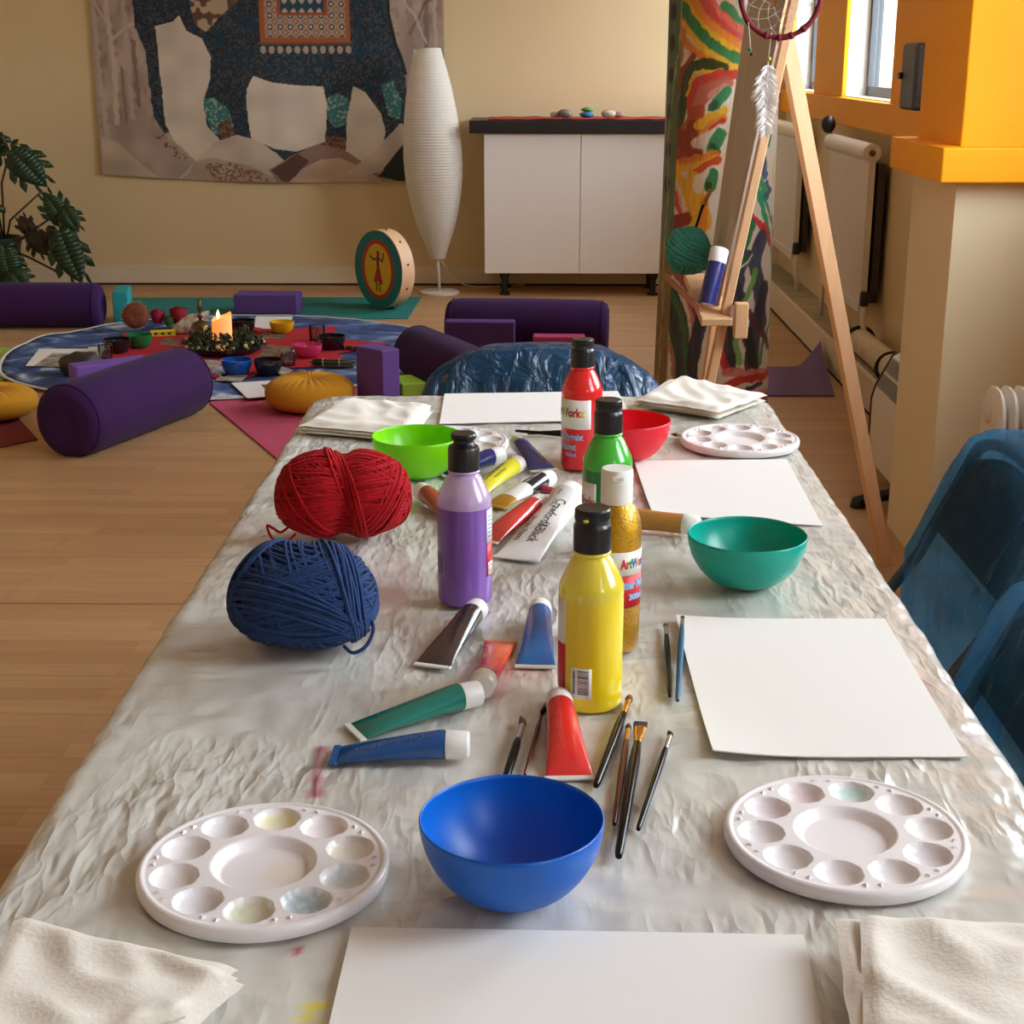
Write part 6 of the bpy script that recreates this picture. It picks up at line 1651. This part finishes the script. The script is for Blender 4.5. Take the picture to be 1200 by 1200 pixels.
MB().tube([(0, 0, -0.03), (nb_ - na_) * 0.55, nb_ - na_], [0.003, 0.0035, 0.0045], 8).build('shaft', m_blackh, tn)
MB().tube([(nb_ - na_) * 0.62, (nb_ - na_) * 1.04], 0.0052, 8).build('wooden_end', m_wood, tn)
# stick under the wool, carrying it on the easel
sa = on_y(783, 326, 3.60); sb = on_y(824, 366, 3.44)
beam('side_arm', sa - o_, sb - o_, 0.030, 0.014, M('red_stained_wood', (190, 130, 104), 0.6, var=0.1, vscale=8), es)
# dreamcatcher hanging from the top of the easel
hc = on_y(915, -4, 3.32); hr_ = 0.082
t = thing('dreamcatcher', 'dark red hoop dreamcatcher with white feather hanging from the easel', 'dreamcatcher', hc)
m_suede = M('dark_red_suede', (112, 20, 36), 0.85, var=0.12, vscale=60)
HR = Matrix.Rotation(R(-8), 3, 'Z')
hoop = MB().tube([HR @ Vector((hr_ * math.cos(2 * PI * i / 60), 0, hr_ * math.sin(2 * PI * i / 60))) for i in range(60)], [0.0058 + 0.0008 * math.sin(i * 5.1) for i in range(60)], 10, closed=True).build('hoop', m_suede, t)
web = MB(); m_string = M('grey_string', (190, 184, 176), 0.8)
lay = [[HR @ Vector((hr_ * math.cos(2 * PI * i / 12), 0, hr_ * math.sin(2 * PI * i / 12))) for i in range(12)]]
for k in range(4):
    prev = lay[-1]; s = 0.80 - 0.03 * k
    nxt = [((prev[i] + prev[(i + 1) % 12]) / 2) * s * 1.02 for i in range(12)]
    for i in range(12): web.tube([prev[i], nxt[i]], 0.0006, 4); web.tube([nxt[i], prev[(i + 1) % 12]], 0.0006, 4)
    lay.append(nxt)
web.build('web', m_string, t, False)
wrapm = MB()
for a in (-1.25, -1.9, -0.9, -1.56):
    c = HR @ Vector((hr_ * math.cos(a), 0, hr_ * math.sin(a))); tdir = HR @ Vector((-math.sin(a), 0, math.cos(a))); wrapm.tube([c - tdir * 0.004, c + tdir * 0.004], 0.0078, 10)
wrapm.build('binding', m_suede, t)
pk = ETOP - dirN * 0.1 - hc
MB().tube([HR @ Vector((0, 0, hr_)), Vector((pk.x * 0.6, pk.y * 0.5, pk.z * 0.7 + 0.02)), pk + Vector((0.0, 0, 0.012))], 0.0014, 6).build('hanging_loop', m_suede, t)
def hloc(px, py): return on_y(px, py, 3.32) - hc
MB().tube([hloc(904, 38), hloc(902, 54), hloc(900, 70)], 0.0012, 5).build('string', m_string, t)
MB().tube([hloc(877, 26), hloc(879, 50), hloc(880, 64)], 0.0010, 5).build('string', m_string, t)
MB().ball(hloc(878.5, 58), 0.0042, 10, 8).build('bead', M('green_bead', (30, 110, 70), 0.3), t); MB().ball(hloc(881, 63.5), 0.0042, 10, 8).build('bead', M('dark_bead', (40, 30, 28), 0.3), t)
MB().ball(hloc(901.5, 69), 0.0042, 10, 8).build('bead', M('yellow_bead', (200, 190, 60), 0.3), t)
def feather(a, b, w_, seed):
    r2 = random.Random(seed); A, B = hloc(*a), hloc(*b); d = B - A; L_ = d.length; dn = d.normalized(); s = Vector((1, 0, 0)); s = (s - dn * s.dot(dn)).normalized(); f_ = dn.cross(s)
    mb = MB(); mb.tube([A, A + d * 0.5, B], [0.0012, 0.001, 0.0003], 5)
    for k in range(230):
        q = r2.uniform(0.05, 0.97); p = A + d * q; an = r2.uniform(-1, 1); sd = r2.choice((-1, 1))
        l_ = w_ * (math.sin(PI * min(1, q * 0.85 + 0.12)) ** 0.6) * r2.uniform(0.6, 1.15)
        dr = (s * sd + f_ * an * 0.7 + dn * r2.uniform(0.1, 0.9)).normalized(); up = dn * 0.0012
        m1 = p + dr * l_ * 0.5 + dn * l_ * 0.1; e = p + dr * l_ + dn * l_ * 0.35
        mb.add([p - up, p + up, m1 + up * 1.4, m1 - up * 1.4, e], [(0, 1, 2, 3), (3, 2, 4)])
    return mb.build('feather', M('white_down', (236, 230, 226), 0.9, translucent=0.3), t, False)
feather((900, 72), (898, 130), 0.030, 1); feather((901, 96), (896, 160), 0.028, 2); feather((893, 84), (892, 126), 0.024, 3)

# ================================================================== right wall: radiators, pipes, heater, wall box
m_rad = M('radiator_white', (226, 220, 210), 0.4)
m_blackp = M('black_plastic', (28, 28, 30), 0.4)
def radiator(y0, y1, z0, z1, label):
    xf = 1.315; t = thing('wall_radiator', label, 'radiator', (xf, y0, z0), 0, 'white panel radiators on the window wall')
    L_, H = y1 - y0, z1 - z0
    pn = MB(); n = int(L_ / 0.033)
    prof = []
    for i in range(n + 1):
        a = L_ * i / n
        for q, d in ((0.0, 0.0), (0.25, 0.004), (0.75, 0.004)):
            prof.append((min(L_, a + q * L_ / n), d))
    zs_ = (0.0, H)
    vs = [(0.006 - d, a, z) for a, d in prof for z in (0.03, H - 0.05)]
    fs = [(2 * i, 2 * i + 1, 2 * i + 3, 2 * i + 2) for i in range(len(prof) - 1)]
    pn.add(vs, fs); pn.box((0.007, 0, 0.0), (0.030, L_, H - 0.045))
    pn.build('front_panel', m_rad, t, False)
    MB().tube([(0.012, -0.008, H - 0.025), (0.012, L_ + 0.008, H - 0.025)], 0.036, 20).build('top_cover', m_rad, t, True, angle=50)
    MB().box((-0.004, -0.003, -0.004), (0.034, L_ + 0.003, 0.03)).build('bottom_channel', m_rad, t, False)
    MB().tube([(0.012, -0.010, H - 0.025), (0.012, -0.0125, H - 0.025)], 0.013, 14).build('end_plug', M('brass_plug', (120, 100, 60), 0.4, 0.6), t)
    MB().box((0.045, 0.01, 0.03), (0.075, L_ - 0.01, H - 0.07)).build('rear_shade_panel', M('radiator_shade', (60, 55, 50), 0.7), t, False)  # dark sheet, its colour standing in for the shade behind the radiator
    # supply valve at the near end and its pipe down to the boxing
    MB().tube([(0.015, -0.03, 0.02), (0.015, -0.035, -0.04), (0.03, -0.05, 0.128 - z0)], 0.012, 10).build('supply_pipe', m_rad, t)
    MB().lathe([(0, 0), (0.017, 0), (0.019, 0.006), (0.019, 0.05), (0.014, 0.058), (0, 0.058)], 16, mat=Matrix.Translation((0.015, -0.03, 0.025))).build('valve_cap', m_blackp, t, True, angle=40)
    MB().tube([(0.015, L_ + 0.03, 0.02), (0.015, L_ + 0.04, 0.128 - z0)], 0.010, 10).build('return_pipe', m_rad, t)
    return t
r1 = on_x(1018, 183, 1.315); r2_ = on_x(972, 165, 1.315)
t = radiator(r1.y, r2_.y, 0.29, 0.94, 'white panel radiator near the pier, behind the easel back leg')
L_ = r2_.y - r1.y
MB().tube([(0.02, L_ + 0.02, 0.64), (0.0, L_ + 0.03, 0.67)], 0.008, 10).build('valve_stem', m_rad, t)
MB().ball((-0.005, L_ + 0.02, 0.70), 0.036, 16, 10, sc=(0.9, 0.9, 1.1)).build('thermostat_knob', m_blackp, t)
r3 = on_x(936, 150, 1.315)
radiator(r3.y, 8.45, 0.29, 0.94, 'white panel radiator in the far corner right of the painted column')
# lagged pipe on top of the boxing
pa = on_x(1004, 397, 1.33); pb_ = on_x(1040, 440, 1.33)
zp = 0.128 + 0.045
MB_ = MB(); t = thing('lagged_pipe', 'fat lagged heating pipe along the foot of the window wall', 'pipe', (1.325, 4.6, zp))
ye = on_x(1006, 400, 1.325).y
MB().tube([(0, -0.48, 0), (0, 0.2, 0.002), (0, (ye - 4.6) * 0.6, 0.004), (0, ye - 4.6, 0.0)], [0.05, 0.052, 0.050, 0.048], 20).build('lagging', M('pipe_lagging', (222, 208, 180), 0.8, bump=0.5, bscale=30, var=0.1, vscale=15), t, True, angle=60)
for q in (0.42, 0.70, 0.985):
    yy = -0.48 + (ye - 4.6 + 0.48) * q
    MB().tube([(0.055 * math.cos(2 * PI * i / 24), yy, 0.055 * math.sin(2 * PI * i / 24)) for i in range(24)], 0.008, 8, closed=True).build('pipe_band', m_gap, t)
# free-standing convector heater half hidden behind the pier
cz0, cz1 = 0.06, 0.405
t = thing('convector_heater', 'white free-standing convector heater with a slotted top, behind the easel leg', 'heater', (1.06, 4.16, 0))
CLn = 0.46
def hprof(): return [(0.0, cz0), (0.0, cz1 - 0.15), (0.010, cz1 - 0.11), (0.055, cz1 - 0.018), (0.085, cz1), (0.125, cz1), (0.125, cz0)]
def heater_shell(y0, y1, grow=0.0):
    pr = hprof(); mb = MB(); n = len(pr); c = Vector((0.06, 0, (cz0 + cz1) / 2))
    vs = []
    for yy in (y0, y1):
        for x, z in pr: vs.append((c.x + (x - c.x) * (1 + grow * 2), yy, c.z + (z - c.z) * (1 + grow)))
    mb.add(vs, [tuple(range(n)), tuple(range(2 * n - 1, n - 1, -1))] + [(i, n + i, n + (i + 1) % n, (i + 1) % n) for i in range(n)])
    return mb
bev(heater_shell(0.012, CLn - 0.012).build('casing', m_rad, t, False), 0.006)
for y0 in (0.0, CLn - 0.012): bev(heater_shell(y0, y0 + 0.012, 0.02).build('end_trim', m_blackp, t, False), 0.003)
gl = MB(); pr = [Vector((0.008, 0, cz1 - 0.115)), Vector((0.056, 0, cz1 - 0.018))]
nrm = Vector((-(pr[1] - pr[0]).z, 0, (pr[1] - pr[0]).x)).normalized()
for k in range(26):
    y = 0.03 + (CLn - 0.06) * k / 25
    for q0, q1 in ((0.05, 0.46), (0.54, 0.95)):
        a = pr[0].lerp(pr[1], q0) + nrm * 0.004; b = pr[0].lerp(pr[1], q1) + nrm * 0.004
        gl.add([a + Vector((0, y - 0.004, 0)), a + Vector((0, y + 0.004, 0)), b + Vector((0, y + 0.004, 0)), b + Vector((0, y - 0.004, 0))], [(0, 1, 2, 3)])
gl.build('grille_slots', M('grille_grey', (96, 90, 84), 0.6), t, False)
for y in (0.10,):
    f = MB(); f.tube([(-0.105, y, 0.018), (-0.06, y, 0.030), (0.06, y, 0.050), (0.17, y, 0.030), (0.20, y, 0.018)], [0.014, 0.018, 0.02, 0.018, 0.014], 12)
    f.build('foot', m_blackp, t)
    MB().lathe([(0, 0), (0.022, 0), (0.024, 0.004), (0.018, 0.03), (0, 0.03)], 16, mat=Matrix.Translation((-0.098, y, 0))).build('castor', m_blackp, t)
# oil-filled radiator in front of the pier
t = thing('oil_radiator', 'white finned oil radiator standing in front of the cream pier', 'heater', (1.03, 3.33, 0))
fin = MB()
for k in range(14):
    x = 0.005 + k * 0.029
    pts = [(q * 0.072, z) for q, z in ((-1, 0.12), (-1, 0.48), (-0.93, 0.52), (-0.78, 0.545), (-0.5, 0.56), (0, 0.565), (0.5, 0.56), (0.78, 0.545), (0.93, 0.52), (1, 0.48), (1, 0.12), (0.8, 0.09), (-0.8, 0.09))]
    n = len(pts); sc_ = ((0.0, 0.86), (0.008, 1.0), (0.013, 1.0), (0.021, 0.86)); vs = []
    for dx, s in sc_:
        for y, z in pts: vs.append((x + dx, y * s, 0.33 + (z - 0.33) * (0.94 + 0.06 * (s == 1.0))))
    fs = [tuple(range(n)), tuple(range(4 * n - 1, 3 * n - 1, -1))]
    for j in range(3): fs += [(j * n + (i + 1) % n, j * n + i, (j + 1) * n + i, (j + 1) * n + (i + 1) % n) for i in range(n)]
    o = MB(); o.add(vs, fs); o.build('fin', m_rad, t, True, angle=35)
MB().tube([(0.0, 0, 0.14), (0.42, 0, 0.14)], 0.02, 12).build('oil_pipe', m_rad, t); MB().tube([(0.0, 0, 0.50), (0.42, 0, 0.50)], 0.02, 12).build('oil_pipe', m_rad, t)
for x in (0.06, 0.36):
    MB().tube([(x, -0.11, 0.03), (x, -0.06, 0.07), (x, 0, 0.10), (x, 0.06, 0.07), (x, 0.11, 0.03)], 0.012, 10).build('foot', m_blackp, t)
    for y in (-0.11, 0.11): MB().lathe([(0, -0.012), (0.02, -0.012), (0.022, 0), (0.02, 0.012), (0, 0.012)], 16, mat=Matrix.Translation((x, y, 0.0225)) @ Matrix.Rotation(PI / 2, 4, 'X')).build('castor', m_blackp, t)
# dark grey wall speaker on the sill rail
sp = on_x(1052, 134, 1.275); st_ = on_x(1056, 61, 1.275)
t = thing('wall_speaker', 'dark grey box speaker standing on the orange window rail', 'speaker', (1.275, sp.y - 0.20, 1.1025))
H = 0.222
bev(MB().box((0.0, 0, 0), (0.055, 0.20, H)).build('front_shell', M('speaker_front', (62, 62, 64), 0.5), t, False), 0.014, 3)
bev(MB().box((0.058, 0.006, 0.004), (0.118, 0.194, H - 0.004)).build('rear_shell', M('speaker_rear', (74, 84, 98), 0.45), t, False), 0.010, 3)
MB().box((-0.012, 0.165, H * 0.46), (0.004, 0.19, H * 0.56)).build('latch', m_blackp, t, False)
# little white tray on the inner sill
q = on_x(1034, 110, 1.52)
o = MB().box((-0.03, -0.05, 0), (0.03, 0.05, 0.02)); o.box((-0.022, -0.042, 0.0), (0.022, 0.042, 0.034))
tag(o.build('small_tray', m_white, None, False, loc=(1.52, 6.32, ZS + 0.009)), 'small white tray on the inner window sill', 'tray')

# ================================================================== chairs under blue plastic
m_tube = M('chair_tube', (96, 104, 112), 0.35, 0.7)
m_seat = M('chair_seat', (40, 56, 70), 0.6)
m_back = M('chair_back_dark', (14, 20, 24), 0.7)
film_blue = film_mat('blue_plastic_film', (26, 92, 126), (158, 210, 240), 0.62, 0.48, rough=0.18, bump=0.6, bscale=17, stretch=(1, 1, 0.45))
film_front = film_mat('blue_plastic_film_creased', (20, 78, 118), (80, 160, 210), 0.22, 0.20, rough=0.10, bump=1.0, bscale=26, stretch=(1, 1, 0.40))
def folding_chair(loc, rotz, label, W=0.46, H=0.78):
    """local axes: faces -y, origin on the floor under the seat centre"""
    t = thing('folding_chair', label, 'chair', loc, rotz, 'folding chairs round the work table')
    hw = W / 2
    for s in (-1, 1):
        MB().tube([(s * hw, 0.180, H - 0.06), (s * hw, 0.10, 0.45), (s * hw, -0.20, 0.01)], 0.011, 10).build('leg', m_tube, t)
        MB().tube([(s * (hw - 0.025), -0.12, 0.424), (s * (hw - 0.025), 0.06, 0.25), (s * (hw - 0.025), 0.27, 0.01)], 0.010, 10).build('leg', m_tube, t)
    pts = [(-hw, 0.180, H - 0.06)] + [(hw * -math.cos(a), 0.180 + 0.012 * math.sin(a), H - 0.06 + 0.05 * math.sin(a)) for a in [PI * k / 12 for k in range(1, 12)]] + [(hw, 0.180, H - 0.06)]
    MB().tube(pts, 0.011, 10).build('back_hoop', m_tube, t)
    bk = MB(); n = 14
    def f(off):
        def pt(u, v):
            x = (u - 0.5) * (W - 0.03); top = 0.045 * math.sin(PI * u) ** 0.6
            z = 0.50 + v * (H - 0.075 - 0.50 + top); y = 0.118 + (z - 0.50) * 0.40 + off
            return Vector((x, y, z))
        return pt
    bk.grid(f(0), n, 6); o = len(bk.v); bk.grid(f(0.012), n, 6)
    o_ = bk.build('backrest', m_back, t)
    st = prism(round_rect(hw - 0.015, 0.13, 0.05), 0.425, 0.445); st.v = [(x, y - 0.15, z) for x, y, z in st.v]
    st.build('seat', m_seat, t, False)
    MB().tube([(-hw + 0.025, 0.20, 0.10), (hw - 0.025, 0.20, 0.10)], 0.008, 8).build('stretcher', m_tube, t)
    return t
def cover(loc, rotz, label, mat, W=0.50, H=0.80, zlow=0.40, seed=1, crinkle=0.007, tail=0.0, dep=0.055):
    """a plastic bag pulled over the chair back, closed at the top, open below"""
    hw = W / 2; mb = MB(); nu, nv = 120, 70
    def pt(u, v):
        a = 2 * PI * u; c, s = math.cos(a), math.sin(a)
        # v: 0 at the open hem, 1 at the crown
        crown = max(0, (v - 0.80) / 0.20)
        cx = abs(c) ** 0.55 * (1 if c > 0 else -1); sy = abs(s) ** 0.75 * (1 if s > 0 else -1)
        x = hw * cx * (1 - 0.12 * crown ** 2 - 0.04 * (1 - v))
        top = H - 0.020 - 0.085 * (abs(x) / hw) ** 3.2
        z = zlow + (top - zlow) * min(1, v / 0.93)
        y0 = 0.105 + max(0, (z - 0.45)) * 0.42
        th = dep * math.sqrt(max(0, 1 - crown ** 2))
        flare = 0.3 * (1 - v) ** 2
        y = y0 + th * sy * (1 + 0.6 * flare)
        p = Vector((x * (1 + 0.05 * flare), y, z))
        w_ = noise.noise(Vector((x * 9 + seed, z * 5, s * 1.5))) + 0.8 * (1 - 2.4 * abs(noise.noise(Vector((x * 30 + seed + 0.3 * math.sin(z * 40), z * 9, s * 2)))))
        k = crinkle * (0.6 + 0.8 * (1 - v))
        return Vector((p.x + cx * k * 0.6 * w_, p.y + sy * k * w_, p.z + 0.005 * noise.noise(Vector((x * 22 + seed, 3, s))) + 0.018 * flare * noise.noise(Vector((x * 8, s * 3, seed)))))
    mb.grid(pt, nu, nv, wrap=True)
    top = [nv * nu + i for i in range(nu)]
    mb.f.append(tuple(top)); mb.mi.append(0)
    o = mb.build('plastic_cover', mat, None, True, loc=loc, rotz=rotz)
    return tag(o, label, 'plastic cover', 'blue plastic covers on the chairs')
# end chair facing the camera
eL, eR = on_y(494, 450, 2.86).x, on_y(776, 455, 2.86).x
ecx = (eL + eR) / 2
folding_chair((ecx, 2.62, 0), 0, 'folding chair at the far end of the table facing the camera', 0.38, 0.735)
cover((ecx, 2.62, 0), 0, 'crinkled blue plastic cover over the chair at the far table end', film_front, eR - eL, 0.768, 0.45, 3, 0.009, dep=0.045)
# two chairs along the right side, facing the table
folding_chair((0.575, 2.29, 0), -PI / 2, 'folding chair at the right side of the table nearer the pier', 0.40, 0.685)
cover((0.575, 2.29, 0), -PI / 2, 'blue plastic cover over the right chair nearer the pier, hanging loose below', film_blue, 0.50, 0.718, 0.25, 11, 0.008, dep=0.03)
folding_chair((0.455, 1.60, 0), -PI / 2, 'folding chair at the right side of the table nearer the camera', 0.40, 0.67)
cover((0.455, 1.60, 0), -PI / 2, 'blue plastic cover over the right chair nearest the camera', film_blue, 0.50, 0.705, 0.30, 17, 0.008, dep=0.03)
